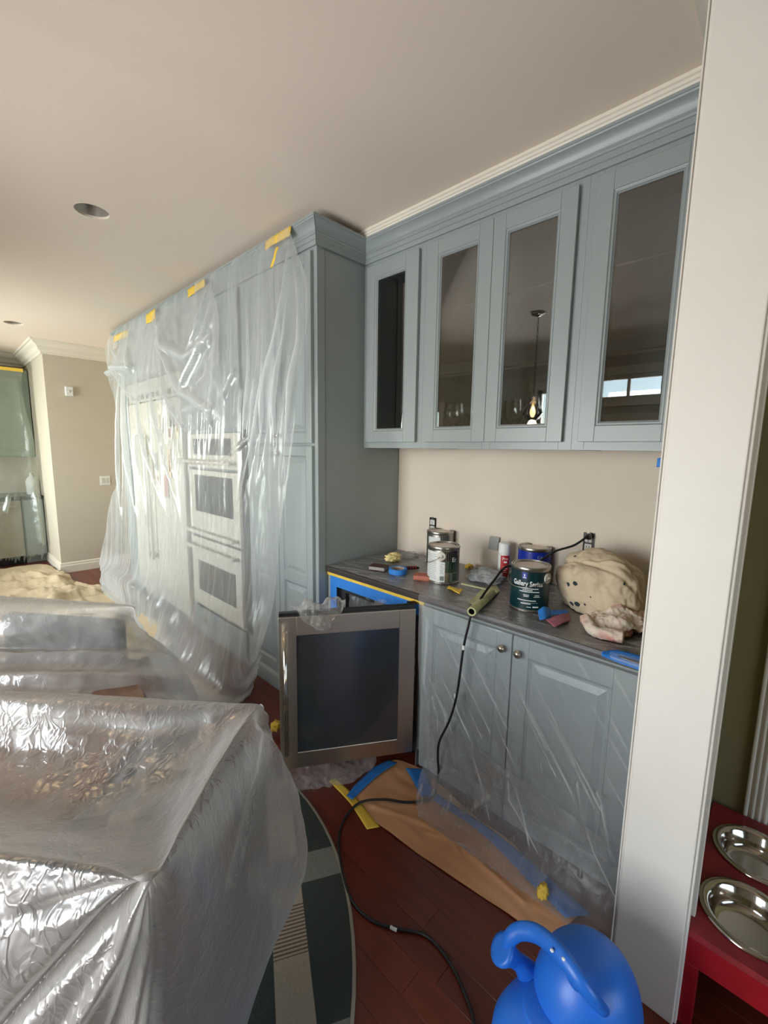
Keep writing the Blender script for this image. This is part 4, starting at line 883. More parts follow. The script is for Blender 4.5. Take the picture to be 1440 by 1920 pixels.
patch(r-.002, fb-1.4, fb-.4, .02, .16, LABW, t, lift=.0008); patch(r-.002, fb-.3, fb+1.4, .1, .168, GREEN, t, 'dark_band')
# spray can
qs = at(932, 1068, 'z', ZT); qs = at(942, 1066, 'z', ZT)
t = empty('spray_can', (2.10, qs.y*2.10/qs.x, ZT), 0, 'red and white spray can with a white cap against the wall', 'spray can')
_sx = at(946, 1030, 'z', 1.0); dirs = Vector((_sx.x, _sx.y, 0)); sp_ = dirs*(2.10/dirs.x); t.location = (sp_.x, sp_.y, ZT)
MB().lathe([(.030, 0), (.0325, .003), (.0325, .125), (.030, .132)], 32).build('can_body', LABW, t, auto=40)
MB().lathe([(.0315, .1325), (.0315, .178), (.029, .184), (.02, .187), (.0, .187)], 32, caps=False).build('cap', INKW, t, smooth=True)
fs_ = face(t.location); patch(.0325, fs_-.55, fs_+.95, .006, .122, mat('red_wrapper', (176, 34, 38), .4), t, 'wrapper')
curved_text('Pro', .020, .0325, fs_+.2, .098, INKW, t, bold=.0003); patch(.0325, fs_-.02, fs_+.5, .082, .091, INKW, t, 'small_print', lift=.0011, n=5)
for k in range(4): patch(.0325, fs_-.1, fs_+.6-(k % 2)*.2, .03+k*.01, .0325+k*.01, INKW, t, 'small_print', lift=.0011, n=4)
# thin grey panel added for the shadow-like rectangle beside the spray can
q = at(924, 1018, 'x', XW-.03); o = MB().box(-.001, .001, -.03, .03, 0, .075).build('grey_panel', mat('grey_panel', (150, 148, 144), .7)); o.location = (XW-.03, q.y, q.z-.04); o.rotation_euler = (0, R(14), 0); tag(o, 'small grey panel propped against the wall left of the spray can', 'card')
# blue tape roll, sanding blocks, wads
def ring(name, c, r0, r1, h, m, label, cat, core):
    t = empty(name, c, 0, label, cat); MB().lathe([(r1, 0), (r0, 0), (r0, h), (r1, h), (r1, 0)], 40, caps=False).build('tape_winding', m, t, auto=40)
    MB().lathe([(r0-.0005, .001), (r0-.003, .001), (r0-.003, h-.001), (r0-.0005, h-.001), (r0-.0005, .001)], 32, caps=False).build('core', core, t, auto=40); return t
q = at(746, 1071, 'z', ZT+.01)
ring('tape_roll', (q.x, q.y, ZT), .038, .05, .028, TAPE_B, 'blue masking tape roll lying flat on the counter', 'tape roll', mat('cardboard_core', (176, 160, 140), .8))
def block(c, w_, d_, h_, rz, m, m2, label):
    t = empty('sanding_block', c, rz, label, 'sanding block'); MB().box(-w_/2, w_/2, -d_/2, d_/2, .0035, h_).build('foam', m2, t, bevel=.002)
    MB().box(-w_/2-.0008, w_/2+.0008, -d_/2-.0008, d_/2+.0008, h_, h_+.002).build('grit', m, t); MB().box(-w_/2, w_/2, -d_/2, d_/2, 0, .003).build('grit', m, t)
q = at(708, 1070, 'z', ZT); block((q.x+.02, q.y+.01, ZT), .065, .095, .022, R(20), mat('brown_grit', (72, 44, 36), .9, bump=.3, bscale=300), mat('grey_foam', (150, 142, 136), .9), 'brown sanding block with a pale grey side, left of the tape roll')
q = at(786, 1088, 'z', ZT); block((q.x+.03, q.y-.0, ZT), .06, .09, .023, R(28), mat('pink_grit', (176, 104, 84), .9, bump=.3, bscale=300), mat('pink_foam', (182, 112, 92), .9), 'salmon pink sanding block beside the front left paint can')
q = at(737, 1052, 'z', ZT); wad('tape_wad', (q.x, q.y, ZT), .038, mat('yellow_white_tape', (225, 205, 140), .6, var=.35, vscale=18), 'wad of crumpled yellow and white tape behind the tape roll', 'tape', 3, .5, (1.3, 1, .7), 5, fr=2.6)
q = at(765, 1046, 'z', ZT); wad('plastic_scrap', (q.x+.02, q.y, ZT), .032, POLYK, 'small clear plastic scrap on the back of the counter', 'plastic scrap', 3, .8, (1.4, 1, .5), 2)
q = at(773, 1068, 'z', ZT); t = empty('putty_knife', (q.x, q.y, ZT), R(-35), 'small tool with a red marked black handle next to the tape roll', 'tool')
MB().tube([(-.055, 0, .008), (-.03, 0, .011), (.02, 0, .011), (.04, 0, .008)], [.006, .011, .01, .006], 12).build('handle', BLACKP, t, smooth=True)
for k in range(4): MB().tube([(-.03+k*.015, 0, .011), (-.025+k*.015, 0, .011)], .0117, 12).build('red_mark', mat('red_print', (170, 40, 44), .5), t)
MB().box(-.115, -.05, -.012, .012, .006, .0075).build('blade', CHROME, t)
# yellow tape bits
q = at(858, 1104, 'z', ZT+.004); a_ = q; b_ = at(868, 1110, 'z', ZT+.006)
tape('tape_strip', [(at(842, 1098, 'z', ZT+.004), at(838, 1102, 'z', ZT+.004)), (at(856, 1103, 'z', ZT+.01), at(852, 1109, 'z', ZT+.008)), (at(869, 1105, 'z', ZT+.01), at(861, 1114, 'z', ZT+.006))], TAPE_Y, 'yellow tape twist at the foot of the front left paint can', .003)
q = at(876, 1066, 'z', ZT); wad('tape_wad', (q.x+.02, q.y, ZT), .02, TAPE_Y, 'yellow tape clump on the counter right of the two left cans', 'tape', 3, .42, (1.5, .9, .6), 8)
# crumpled clear bag and the slotted tube
q = at(902, 1092, 'z', ZT); wad('plastic_scrap', (q.x+.06, q.y, ZT), .075, film('white_bundle', .5, crinkle=.5, scale=22, gloss=.4), 'crumpled milky plastic bundle between the paint cans', 'plastic scrap', 4, .6, (1.0, 1.15, .36), 12, fr=1.9, rz=R(-20))
TU = mat('tape_smeared_plastic', (178, 178, 132), .5, var=.15, vscale=25, bump=.2, bscale=30)
ta, tb_ = at(884, 1147, 'z', ZT+.02), at(922, 1112, 'z', ZT+.02); t = empty('roller_sleeve', ta, math.atan2(tb_.y-ta.y, tb_.x-ta.x), 'pale green tube with a dark hollow end at the counter edge, cord beside it', 'tube'); L_ = (tb_-ta).length
My = Matrix.Rotation(R(90), 4, 'Y')
MB().lathe([(.013, 0), (.0185, 0), (.0185, L_), (.013, L_), (.013, 0)], 24, caps=False, M=My).build('tube_body', TU, t, auto=40)
MB().lathe([(.0001, .004), (.0125, .004), (.0125, L_-.004)], 20, caps=False, M=My).build('hollow', mat('black_hollow_shade', (8, 8, 8), 1, spec=0), t)  # black lining, the shade inside the tube put into its colour
ra, rb = at(865, 1094, 'z', ZT+.012), at(935, 1110, 'z', ZT+.012)
o = MB().box(0, (rb-ra).length, -.006, .006, -.003, .003).build('flat_stick', TU, bevel=.001); o.location = ra; o.rotation_euler = (0, 0, math.atan2(rb.y-ra.y, rb.x-ra.x)); tag(o, 'flat pale green stick lying between the cans and the hollow tube', 'stick')
sheet_ = sheet('masking_flap', [[A(878, 1130, 'z', ZT+.004), A(905, 1105, 'z', ZT+.006), A(930, 1090+6, 'z', ZT+.004)], [A(900, 1140, 'z', ZT+.006), A(922, 1122, 'z', ZT+.01), A(938, 1108, 'z', ZT+.004)]], 30, 16, TU, (), [(.006, 25, 3)], push=(0, 0, 1), zmin=ZT+.001)
tag(sheet_, 'creased pale green plastic flap behind the hollow tube', 'plastic scrap')
# canvas bundle
SPOT, tt, nn, ll = nodes('spotted_canvas'); bsdf = nn['Principled BSDF']; bsdf.inputs['Roughness'].default_value = .95
tc = nn.new('ShaderNodeTexCoord'); vo = nn.new('ShaderNodeTexVoronoi'); vo.inputs['Scale'].default_value = 24; vo.inputs['Randomness'].default_value = 1; ll.new(tc.outputs['Object'], vo.inputs[0])
vz = nn.new('ShaderNodeTexNoise'); vz.inputs['Scale'].default_value = 7; ll.new(tc.outputs['Object'], vz.inputs[0])
lt = nn.new('ShaderNodeMath'); lt.operation = 'LESS_THAN'; 
th = nn.new('ShaderNodeMapRange'); th.inputs[1].default_value = .44; th.inputs[2].default_value = .66; th.inputs[3].default_value = 0; th.inputs[4].default_value = .34; ll.new(vz.outputs[0], th.inputs[0])
ll.new(vo.outputs['Distance'], lt.inputs[0]); ll.new(th.outputs[0], lt.inputs[1])
cm = nn.new('ShaderNodeMix'); cm.data_type = 'RGBA'; ll.new(lt.outputs[0], cm.inputs[0]); cm.inputs[6].default_value = lin((204, 186, 158)); cm.inputs[7].default_value = lin((46, 56, 62)); ll.new(cm.outputs[2], bsdf.inputs['Base Color'])
nz_ = nn.new('ShaderNodeTexNoise'); nz_.inputs['Scale'].default_value = 40; bq = nn.new('ShaderNodeBump'); bq.inputs['Strength'].default_value = .3; ll.new(nz_.outputs[0], bq.inputs['Height']); ll.new(bq.outputs[0], bsdf.inputs['Normal'])
def bundle(name, c, rx, ry, rz_, m, label, cat, seed, creases, rot=0):
    bm = bmesh.new(); bmesh.ops.create_icosphere(bm, subdivisions=6, radius=1); M = Matrix.Rotation(rot, 3, 'Z')
    for v in bm.verts:
        d = v.co.normalized()
        k = 1+.16*noise.noise(d*1.6+Vector((seed, 0, 0)))
        # creases that run up towards a gathered neck
        for (cd, ct, w_, dep) in creases:
            cdv = Vector(cd).normalized(); ctv = Vector(ct).normalized(); s_ = abs(d.dot(cdv.cross(ctv).normalized())); 
            if d.dot((cdv+ctv)/2) > 0: k += dep*math.exp(-(s_/w_)**2)
        q_ = d*4.2+Vector((0, seed, 0)); k += .07*(abs(noise.noise(Vector((d.x*2.2+seed, d.y*3.4, d.z*1.3))))-.15)+.012*noise.noise(d*9)
        k += .03*(1-abs(2.4*noise.noise(Vector((d.x*2.6+d.z, d.y*2.6, d.z*1.4+seed)))))*(.4+.6*(1-d.z))+.012*(1-abs(3*noise.noise(d*6.5+Vector((1, seed, 0)))))
        k += .04*abs(noise.noise(Vector((math.atan2(d.z+.55, d.y+.55)*3.2, (d.x)*1.2, seed))))
        p = Vector((d.x*rx*k, d.y*ry*k, d.z*rz_*k)); v.co = M@p
    cut = -rz_*.72
    for v in bm.verts:
        if v.co.z < cut: v.co.z = cut+.0
    me = bpy.data.meshes.new(name); bm.to_mesh(me); bm.free(); me.polygons.foreach_set('use_smooth', [True]*len(me.polygons)); me.materials.append(m)
    o = bpy.data.objects.new(name, me); C.objects.link(o); o.location = Vector(c)+Vector((0, 0, -cut)); return tag(o, label, cat)
bundle('canvas_bundle', (1.95, .575, ZT), .145, .175, .145, SPOT, 'large balled up beige canvas drop cloth with dark paint spots on the counter', 'cloth', 3.3,
       [((1, 0, 0), (-.6, .4, .7), .07, -.05), ((0, 1, .2), (-.5, -.5, .5), .06, -.06), ((-.3, 1, .0), (-.6, 0, .9), .05, .05)], R(-10))
RAG = mat('pink_stained_rag', (214, 190, 178), .95, bump=.4, bscale=50)
tt = RAG.node_tree; nn = tt.nodes; ll = tt.links; z = nn.new('ShaderNodeTexNoise'); z.inputs['Scale'].default_value = 11; z.inputs['Detail'].default_value = 4; rr_ = nn.new('ShaderNodeValToRGB'); ll.new(z.outputs[0], rr_.inputs[0])
tcc = nn.new('ShaderNodeTexCoord'); ll.new(tcc.outputs['Object'], z.inputs[0])
e = rr_.color_ramp.elements; e[0].position = .42; e[0].color = lin((222, 208, 190)); e[1].position = .62; e[1].color = lin((205, 138, 130)); ll.new(rr_.outputs[0], nn['Principled BSDF'].inputs['Base Color'])
rt_ = empty('paint_rag', (0, 0, 0), 0, 'twisted off white rag with pink stains in front of the canvas bundle', 'rag')
def roll(pts, rad, sq=.7, seed=0):
    P_ = catmull([tuple(p) for p in pts], 40); Rr = [rad*(1+.28*noise.noise(Vector((i*.23, seed, 0)))) for i in range(40)]
    Rr[0] *= .5; Rr[-1] *= .6; mb = MB().tube([Vector(p) for p in P_], Rr, 28)
    n = 28; V = []
    for i, v in enumerate(mb.v):
        ci = Vector(P_[i//n]); v = Vector(v); d = v-ci; k = 1+.32*noise.noise(Vector((i//n*.13, math.cos(2*math.pi*(i % n)/n)*1.5+seed, math.sin(2*math.pi*(i % n)/n)*1.5)))+.16*abs(noise.noise(Vector((i//n*.3, (i % n)*.6, seed))))
        p = ci+d*k; p.z = ZT+.001+(p.z-ZT)*1.0; p.z = max(p.z, ZT+.0015); V.append(tuple(p))
    mb.v = V; o = mb.build('cloth_fold', RAG, rt_, smooth=True); return o
zz = ZT
rows_ = [[A(px, py, 'z', ZT+h) for px, py, h in rr] for rr in (
 ((1105, 1135, .02), (1130, 1122, .05), (1160, 1118, .06), (1185, 1128, .05), (1215, 1140, .03)), ((1098, 1150, .02), (1128, 1142, .055), (1160, 1138, .07), (1190, 1145, .055), (1222, 1155, .03)),
 ((1100, 1165, .015), (1130, 1162, .045), (1160, 1160, .055), (1190, 1165, .045), (1222, 1172, .02)), ((1108, 1180, .004), (1135, 1184, .02), (1160, 1190, .02), (1190, 1184, .02), (1222, 1190, .004)))]
sheet('cloth_sheet', rows_, 120, 100, RAG, (), [(.022, 16, 3), (.012, 34, 8), (.004, 80, 1)], push=(0, 0, 1), zmin=ZT+.002, thick=.002, parent=rt_)
roll([at(1098, 1158, 'z', zz+.03), at(1110, 1180, 'z', zz+.02), at(1140, 1190, 'z', zz+.02), at(1170, 1196, 'z', zz+.022)], .020, seed=1)
for (px, py, rr0, sq, sd_) in ((1150, 1150, .048, (1.15, 1, .95), 3.1), (1192, 1168, .045, (1.1, 1, .7), 8.4), (1128, 1160, .036, (1, 1.1, .7), 5.2), (1165, 1180, .036, (1.3, .9, .5), 1.7)):
    q = at(px, py, 'z', ZT+rr0*.5); bm = bmesh.new(); bmesh.ops.create_icosphere(bm, subdivisions=5, radius=1)
    for v in bm.verts:
        d = v.co.normalized(); sw = Vector((d.x*1.7+sd_, d.y*1.7+1.3*noise.noise(d*1.5+Vector((sd_, 0, 0))), d.z*1.7))
        k = 1+.30*(1-abs(2.6*noise.noise(sw)))-.15+.10*(1-abs(2.6*noise.noise(sw*2.1+Vector((3, 1, 2)))))+.03*noise.noise(d*11)
        v.co = Vector((d.x*k*rr0*sq[0], d.y*k*rr0*sq[1], max(d.z*k*rr0*sq[2], -rr0*sq[2]*.62)))
    me = bpy.data.meshes.new('cloth_fold'); bm.to_mesh(me); bm.free(); me.polygons.foreach_set('use_smooth', [True]*len(me.polygons)); me.materials.append(RAG)
    o = bpy.data.objects.new('cloth_fold', me); C.objects.link(o); o.location = (q.x, q.y, ZT+.001+rr0*sq[2]*.62); o.parent = rt_
# blue tape scraps right of the teal can
def tape3(pts, m, label, grp=None):
    return tape('tape_strip', [(at(*a_), at(*b_)) for a_, b_ in pts], m, label, .001, grp)
tape3([((1008, 1145, 'z', ZT+.03), (1012, 1163, 'z', ZT+.004)), ((1020, 1137, 'z', ZT+.045), (1024, 1160, 'z', ZT+.01)), ((1032, 1142, 'z', ZT+.03), (1034, 1158, 'z', ZT+.003))], TAPE_B, 'curled blue tape loop at the foot of the teal can', 'blue tape scraps on the counter')
tape3([((1034, 1144, 'z', ZT+.006), (1034, 1152, 'z', ZT+.003)), ((1050, 1144, 'z', ZT+.008), (1050, 1152, 'z', ZT+.003)), ((1066, 1145, 'z', ZT+.004), (1064, 1153, 'z', ZT+.003))], TAPE_B, 'flat blue tape strip behind the stained tape scrap', 'blue tape scraps on the counter')
tape3([((1024, 1163, 'z', ZT+.006), (1040, 1176, 'z', ZT+.004)), ((1045, 1153, 'z', ZT+.016), (1056, 1168, 'z', ZT+.012)), ((1068, 1149, 'z', ZT+.006), (1070, 1163, 'z', ZT+.003))], mat('pink_smeared_tape', (160, 96, 110), .6, var=.3, vscale=20), 'tape scrap smeared pink and blue right of the teal can', 'blue tape scraps on the counter')
XE = 1.538
tape3([((1128, 1222, 'z', .925), (1128, 1230, 'x', 1.528)), ((1160, 1219, 'z', .925), (1160, 1243, 'x', 1.528)), ((1215, 1233, 'z', .925), (1215, 1262, 'x', 1.528))], TAPE_B, 'blue tape strip over the counter edge by the white post')
q = at(1239, 866, 'x', 1.84)
tape('tape_strip', [(q+Vector((0, .012, .012)), q+Vector((0, .012, -.02))), (q+Vector((.0, -.01, .02)), q+Vector((0, -.01, -.018)))], TAPE_B, 'small blue tape tab under the wall cabinets by the white post')
# outlets
def outlet(px, py, label, plug=False):
    p = at(px, py, 'x', XW); t = empty('wall_outlet', (XW, p.y, p.z), R(-90), label, 'outlet', 'uncovered wall outlets')
    MB().box(-.026, -.021, -.004, -.0005, -.05, .05).box(.021, .026, -.004, -.0005, -.05, .05).box(-.021, .021, -.004, -.0005, .044, .05).box(-.021, .021, -.004, -.0005, -.05, -.044).build('box_rim', BLACKP, t)
    MB().box(-.0205, .0205, -.002, -.0005, -.0435, .0435).build('box_back', BLACKP, t)
    for z in (.02, -.02):
        rc = MB().box(-.017, .017, -.011, -.0022, z-.0165, z+.0165).build('socket', mat('socket_white', (222, 220, 214), .4), t, bevel=.004)
        MB().box(-.008, -.005, -.0118, -.0112, z-.003, z+.008).box(.005, .008, -.0118, -.0112, z-.003, z+.008).box(-.0025, .0025, -.0118, -.0112, z-.012, z-.007).build('slots', BLACKP, rc)
    MB().box(-.008, .008, -.008, -.003, .038, .053).build('mounting_tab', CHROME, t)
    return t
outlet(812, 985, 'bare white double outlet on the wall behind the left paint cans'); outlet(1104, 1018, 'bare outlet with the black plug in it, above the canvas bundle')
# power cord: plug, run behind the cans, over the counter edge, down to the floor and away
pg = at(1104, 1006, 'x', XW-.02)
cd_ = empty('extension_cord', (0, 0, 0), 0, 'black extension cord from the wall outlet over the counter and across the floor', 'cord')
MB().lathe([(.016, 0), (.017, .012), (.012, .03), (.006, .045)], 16, M=Matrix.Translation((XW-.012, pg.y, pg.z))@Matrix.Rotation(R(-90), 4, 'Y')).build('plug', BLACKP, cd_, smooth=True)
pts = [(XW-.055, pg.y, pg.z), tuple(at(1075, 1023, 'x', 2.08)), tuple(at(1040, 1034, 'x', 2.03)), tuple(at(1012, 1052, 'x', 1.97)), tuple(at(980, 1066, 'x', 1.89)), tuple(at(950, 1062, 'x', 1.81)), tuple(at(925, 1090, 'x', 1.72)), tuple(at(905, 1117, 'x', 1.62)), tuple(at(893, 1137, 'x', 1.55)), tuple(at(884, 1150, 'x', 1.51)), tuple(at(878, 1175, 'x', 1.503)), tuple(at(869, 1215, 'x', 1.50)), tuple(at(857, 1300, 'x', 1.49)), tuple(at(843, 1350, 'x', 1.48)), tuple(at(824, 1390, 'x', 1.475)), tuple(at(821, 1420, 'x', 1.475)), tuple(at(822, 1450, 'x', 1.48)), tuple(at(815, 1490, 'z', .035)), tuple(at(795, 1501, 'z', .022)), tuple(at(760, 1504, 'z', .016)), tuple(at(720, 1499, 'z', .022)), tuple(at(680, 1503, 'z', .022)), tuple(at(655, 1522, 'z', .012)), tuple(at(638, 1556, 'z', .008)),
       tuple(at(636, 1600, 'z', .007)), tuple(at(648, 1660, 'z', .007)), tuple(at(668, 1700, 'z', .007)), tuple(at(705, 1730, 'z', .007)), tuple(at(750, 1742, 'z', .007)), tuple(at(800, 1755, 'z', .007)), tuple(at(840, 1800, 'z', .007)), tuple(at(870, 1860, 'z', .007)), tuple(at(890, 1930, 'z', .007)), tuple(at(900, 2100, 'z', .007))]
MB().tube([tuple(p) for p in catmull(pts, 330)], .0052, 10).build('cable', BLACK, cd_, smooth=True)
for (px, py) in ((869, 1214), (854, 1305), (732, 1742)):
    ax = ('x', 1.498) if py < 1400 else ('z', .007); c0 = at(px, py-4, *ax); c1 = at(px, py+4, *ax) if py < 1400 else at(px+12, py+2, *ax); MB().tube([c0, c1], .0058, 8).build('paint_splash', INKW, cd_)

# ---------------------------------------------------------------- watering can (blue)
WB = mat('blue_plastic', (36, 108, 205), .38, bump=.06, bscale=25, var=.08, vscale=7)
WC = Vector((.95, .265, 0)); X_ = math.atan2(-.72, .69)
wc = empty('watering_can', (WC.x, WC.y, 0), X_, 'large blue plastic watering can at the foot of the white post', 'watering can')
Wi = (Matrix.Translation(wc.location)@Matrix.Rotation(X_, 4, 'Z')).inverted()
def wl_(px, py, z): return Wi@at(px, py, 'z', z)
# body: oval drum with a soft shoulder (local x to the right of the view, y away)
MB().lathe([(.0, 0), (.11, 0), (.128, .01), (.140, .06), (.146, .13), (.142, .18), (.128, .215), (.10, .24), (.085, .25)], 56, caps=False, sx=1.25, sy=.92).build('body', WB, wc, smooth=True)
MB().lathe([(.0, .235), (.085, .238), (.088, .252), (.083, .256), (.0, .25)], 48, caps=False, sx=1.25, sy=.92).build('shoulder_cap', WB, wc, smooth=True)
# hood: splash guard rising over the far right side of the opening
hv = MB(); nv_, nu_ = 22, 48
hv.lathe([(max(math.cos(k/nv_*math.pi*.5), 0)**.62, .20+.18*math.sin(k/nv_*math.pi*.5)) for k in range(nv_)]+[(.02, .38)], nu_, c=(.058, .035, 0), caps=True, sx=.128, sy=.118)
hv.build('hood', WB, wc, smooth=True, solid=.004)
hp = [wl_(950, 1782, .30), wl_(956, 1760, .335), wl_(975, 1746, .365), wl_(1005, 1750, .39), wl_(1035, 1772, .405), wl_(1062, 1803, .41), wl_(1088, 1840, .40), wl_(1112, 1872, .375), wl_(1130, 1893, .335)]
MB().tube([tuple(p) for p in catmull([tuple(p) for p in hp], 40)], [.012+.005*math.sin(i/39*math.pi) for i in range(40)], 16, flat=1.3).build('handle', WB, wc, smooth=True)
hb_ = [wl_(1062, 1805, .405), wl_(1072, 1835, .375), wl_(1088, 1858, .34), wl_(1098, 1880, .30)]
MB().tube([tuple(p) for p in catmull([tuple(p) for p in hb_], 16)], [.010]*16, 12).build('handle_brace', WB, wc, smooth=True)
s0, s1, s2 = wl_(1010, 1850, .20), wl_(975, 1805, .26), wl_(945, 1782, .30)
ax_ = (s2-s1).normalized()
MB().tube([s0, (s0+s1)/2, s1, s1.lerp(s2, .5), s2, s2+ax_*.010, s2+ax_*.012], [.045, .032, .021, .022, .036, .037, .026], 28).build('spout', WB, wc, smooth=True)
for (px, py, z) in ((1035, 1782, .425), (1057, 1798, .428)):
    q = wl_(px, py, z-.004); MB().lathe([(.003, -.003), (.005, 0), (.003, .003)], 8, c=q, caps=True).build('paint_drip', INKW, wc, smooth=True)

# ---------------------------------------------------------------- raised pet feeder with two bowls
RED = mat('red_feeder_paint', (150, 18, 30), .4, var=.12, vscale=12, bump=.05, bscale=40)
SMEAR = mat('smeared_red_top', (140, 40, 44), .55, var=.35, vscale=7)
FZ = .30
fd = empty('pet_feeder', (1.325, -.245, 0), 0, 'red raised pet feeder against the olive wall holding two steel bowls', 'pet feeder')
def top_holes():
    mb = MB(); x1, y1 = .60, .352; n = 32; cs = [(.155, .215), (.425, .215)]; r = .10; zt, zb = FZ, FZ-.02
    for z in (zt, zb):
        for (cx, xa, xb) in ((cs[0][0], 0, .30), (cs[1][0], .30, x1)):
            vs = []
            for k in range(n):
                a_ = 2*math.pi*k/n+math.pi/4; c_, s_ = math.cos(a_), math.sin(a_)
                m1 = 1/max(abs(c_), abs(s_)); ox = c_*m1; oy = s_*m1
                X = xa+(ox+1)/2*(xb-xa); Y = (oy+1)/2*y1
                vs += [(cx+r*c_, .215+r*s_, z), (X, Y, z)]
            mb.add(vs, [(k*2, k*2+1, ((k+1) % n)*2+1, ((k+1) % n)*2) for k in range(n)])
    for (a_, b_, c_, d_) in ((0, x1, 0, 0), (0, x1, y1, y1), (0, 0, 0, y1), (x1, x1, 0, y1)): mb.add([(a_, c_, zb), (b_, d_, zb), (b_, d_, zt), (a_, c_, zt)], [(0, 1, 2, 3)])
    return mb
top_holes().build('top', SMEAR, fd)
MB().box(0, .02, 0, .352, FZ-.10, FZ-.0205).build('apron', RED, fd); MB().box(0.02, .6, .0, .02, FZ-.10, FZ-.0205).build('apron', RED, fd); MB().box(.02, .6, .332, .352, FZ-.10, FZ-.0205).build('apron', RED, fd)
for (x, y) in ((0, 0), (0, .302), (.55, 0), (.55, .302)): MB().box(x+.0001, x+.05, y+.0001, y+.05, 0, FZ-.1005).build('leg', RED, fd, bevel=.002)
for k, lab in ((0, 'round steel pet bowl in the front hole of the red feeder'), (1, 'round steel pet bowl in the rear hole of the red feeder')):
    o = MB().lathe([(.118, FZ+.0025), (.119, FZ+.005), (.113, FZ+.009), (.100, FZ+.006), (.094, FZ), (.086, FZ-.035), (.080, FZ-.048), (.066, FZ-.052), (.0, FZ-.053)], 48, caps=False).build('pet_bowl', CHROME, smooth=True)
    o.location = (1.325+(.155, .425)[k], -.245+.215, 0); tag(o, lab, 'bowl', 'steel bowls in the pet feeder')

# ---------------------------------------------------------------- far wall fittings and kitchen
p = at(129, 734, 'y', 6.53); t = empty('motion_sensor', (p.x, 6.53, p.z), 0, 'small white motion sensor high on the far beige wall', 'sensor')
MB().box(-.04, .04, -.035, -.001, -.055, .055).build('case', INKW, t, bevel=.008); MB().lathe([(.014, -.037), (.010, -.043), (.001, -.045)], 12, M=Matrix.Rotation(R(90), 4, 'X')@Matrix.Scale(-1, 4, (0, 0, 1))).build('lens', mat('lens_grey', (190, 186, 176), .4), t)
p = at(197, 901, 'y', 6.53); t = empty('light_switch', (p.x, 6.53, p.z), 0, 'white double light switch plate on the far wall beside the curtain', 'switch')
MB().box(-.058, .058, -.006, -.001, -.058, .058).build('plate', INKW, t, bevel=.003)
for s in (-1, 1): MB().box(s*.024-.016, s*.024+.016, -.010, -.0062, -.033, .033).build('rocker', APPL, t, bevel=.002)
KB = empty('kitchen_base_cabinet', (.80, 7.34, 0), 0, 'dark blue kitchen base cabinet beside the far wall end', 'cabinet')
MB().box(0, .225, .02, .6, .1, .875).box(0, .225, .09, .6, 0, .1).build('carcass', BLUE, KB, bevel=.002)
MB().box(.01, .215, 0, .0195, .12, .86).build('door', BLUE, KB, bevel=.003)
DW = empty('dishwasher', (.18, 7.34, 0), 0, 'beige fronted dishwasher under the far kitchen counter, behind plastic', 'dishwasher')
MB().box(0, .61, .03, .6, .1, .875).box(0, .61, .1, .6, 0, .1).build('body', BLACKP, DW)
MB().box(.005, .605, 0, .0295, .12, .86).build('door', mat('beige_panel', (150, 138, 120), .5), DW, bevel=.004); MB().box(.05, .56, -.035, -.02, .78, .8).box(.06, .08, -.02, -.0002, .78, .8).box(.53, .55, -.02, -.0002, .78, .8).build('handle', STEEL, DW)
K2 = empty('kitchen_base_cabinet', (-.9, 7.34, 0), 0, 'blue kitchen base cabinet left of the dishwasher, out past the plastic', 'cabinet')
MB().box(0, 1.07, .02, .6, .1, .875).box(0, 1.07, .09, .6, 0, .1).build('carcass', BLUE, K2, bevel=.002)
for k in range(2): door(K2, .02+k*.52, .12, .51, .74, [(.06, .06, .45, .68)], [(.46 if k == 0 else .04, .68)])
o = MB().box(-.9, 1.028, 7.31, 7.948, .88, .915).build('kitchen_countertop', mat('black_counter', (24, 24, 26), .25), bevel=.004); tag(o, 'black kitchen countertop in the far recess', 'countertop')
KU = empty('kitchen_wall_cabinet', (.0, 7.62, 1.42), 0, 'grey green kitchen wall cabinet in the far recess behind plastic', 'cabinet')
GG = mat('grey_green_tone', (128, 140, 126), .4)  # even grey green tone for the upper kitchen unit
MB().box(0, 1.025, .02, .328, 0, 1.15).build('carcass', GG, KU, bevel=.002)
for k in range(2):
    oo = door_mesh(.5, 1.12, [(.06, .06, .44, 1.06)]).build('door', GG, KU); oo.location = (.01+k*.508, -.001, .015)
p = at(60, 908, 'y', 7.5); t = empty('white_jug', (p.x, 7.50, .916), 0, 'white plastic jug standing at the end of the far kitchen counter', 'jug')
MB().lathe([(.05, 0), (.065, .01), (.068, .18), (.05, .22), (.02, .25), (.02, .28)], 24, sx=1, sy=.8).build('body', INKW, t, smooth=True); MB().lathe([(.024, .2805), (.024, .30)], 16).build('cap', APPL, t)
rows_ = []
for z, r_ in ((2.50, .93), (2.3, .90), (2.0, .93), (1.7, .97), (1.4, 1.0), (1.1, 1.0), (.8, .99), (.45, 1.01), (.12, .96)): rows_.append([(-.6+(r_+.6)*i/9, 7.24+(.04 if z > .95 else -.0), z) for i in range(10)])
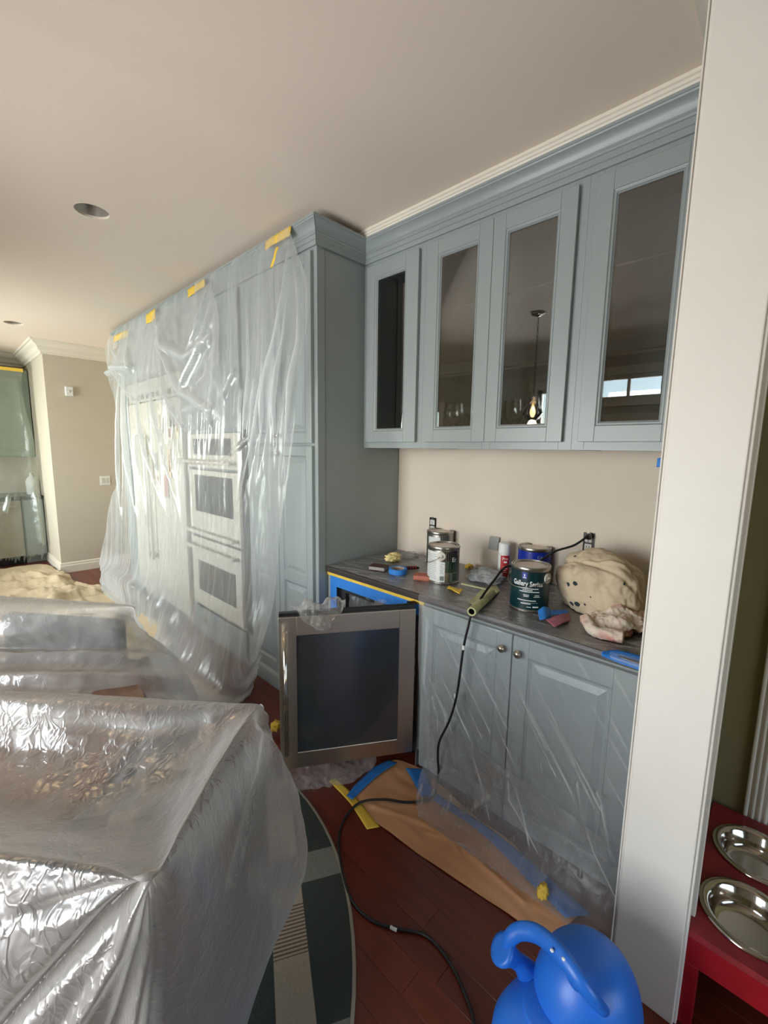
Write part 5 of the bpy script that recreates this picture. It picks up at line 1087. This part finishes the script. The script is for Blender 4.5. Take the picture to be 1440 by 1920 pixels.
o = sheet('kitchen_plastic', rows_, 150, 120, POLYC if False else film('kitchen_polythene', .24, tint=(214, 226, 214), crinkle=.4, scale=10, gloss=.5), [([(.75, 7.24, 1.5), (.72, 7.24, 1.1), (.62, 7.24, .75)], .02, .05), ([(.88, 7.24, 2.3), (.93, 7.24, 1.5), (.95, 7.24, .3)], .03, .05)], [(.03, (8, 1, 1.5), 2), (.01, 14, 4)], push=(0, -1, 0), hem=3)
tag(o, 'greenish translucent plastic sheet hanging over the far kitchen units', 'plastic sheet')
o = MB().box(.3, .93, 7.232, 7.236, 2.49, 2.53).build('tape_strip', TAPE_Y); tag(o, 'long yellow tape strip holding the far kitchen plastic', 'tape')

# pendant lamp over the table (seen mirrored in the third glass door)
pl = empty('pendant_lamp', (-.1, 1.80, CZ), 0, 'glowing glass pendant lamp on a chain, mirrored in the third glass door', 'lamp')
MB().lathe([(.065, -.001), (.06, -.015), (.02, -.03), (.005, -.035)], 24).build('canopy', CHROME, pl, smooth=True)
ch = MB()
for k in range(17):
    z = -.04-k*.038; a_ = R(90)*(k % 2); ch.tube([(math.cos(a_)*.008*math.cos(u), math.sin(a_)*.008*math.cos(u), z-.022+.022*math.sin(u)) for u in [i/10*2*math.pi for i in range(11)]], .0022, 5)
ch.build('chain', mat('dark_chain', (70, 66, 60), .4, .8), pl, smooth=True)
MB().lathe([(.012, -.70), (.02, -.74), (.05, -.78), (.085, -.83), (.088, -.86), (.06, -.90), (.03, -.92), (.045, -.95), (.05, -.98), (.02, -1.01)], 32, caps=False).build('shade', CLEAR, pl, smooth=True)
MB().lathe([(.004, -.79), (.02, -.82), (.024, -.85), (.012, -.885), (.001, -.89)], 16).build('bulb', mat('lamp_glow', (255, 190, 110), .5, emit=14), pl, smooth=True)
l_ = bpy.data.lights.new('pendant_light', 'POINT'); l_.energy = 2; l_.color = (1, .72, .42); l_.shadow_soft_size = .04; lo = bpy.data.objects.new('pendant_light', l_); C.objects.link(lo); lo.location = (-.1, 1.80, CZ-.95)
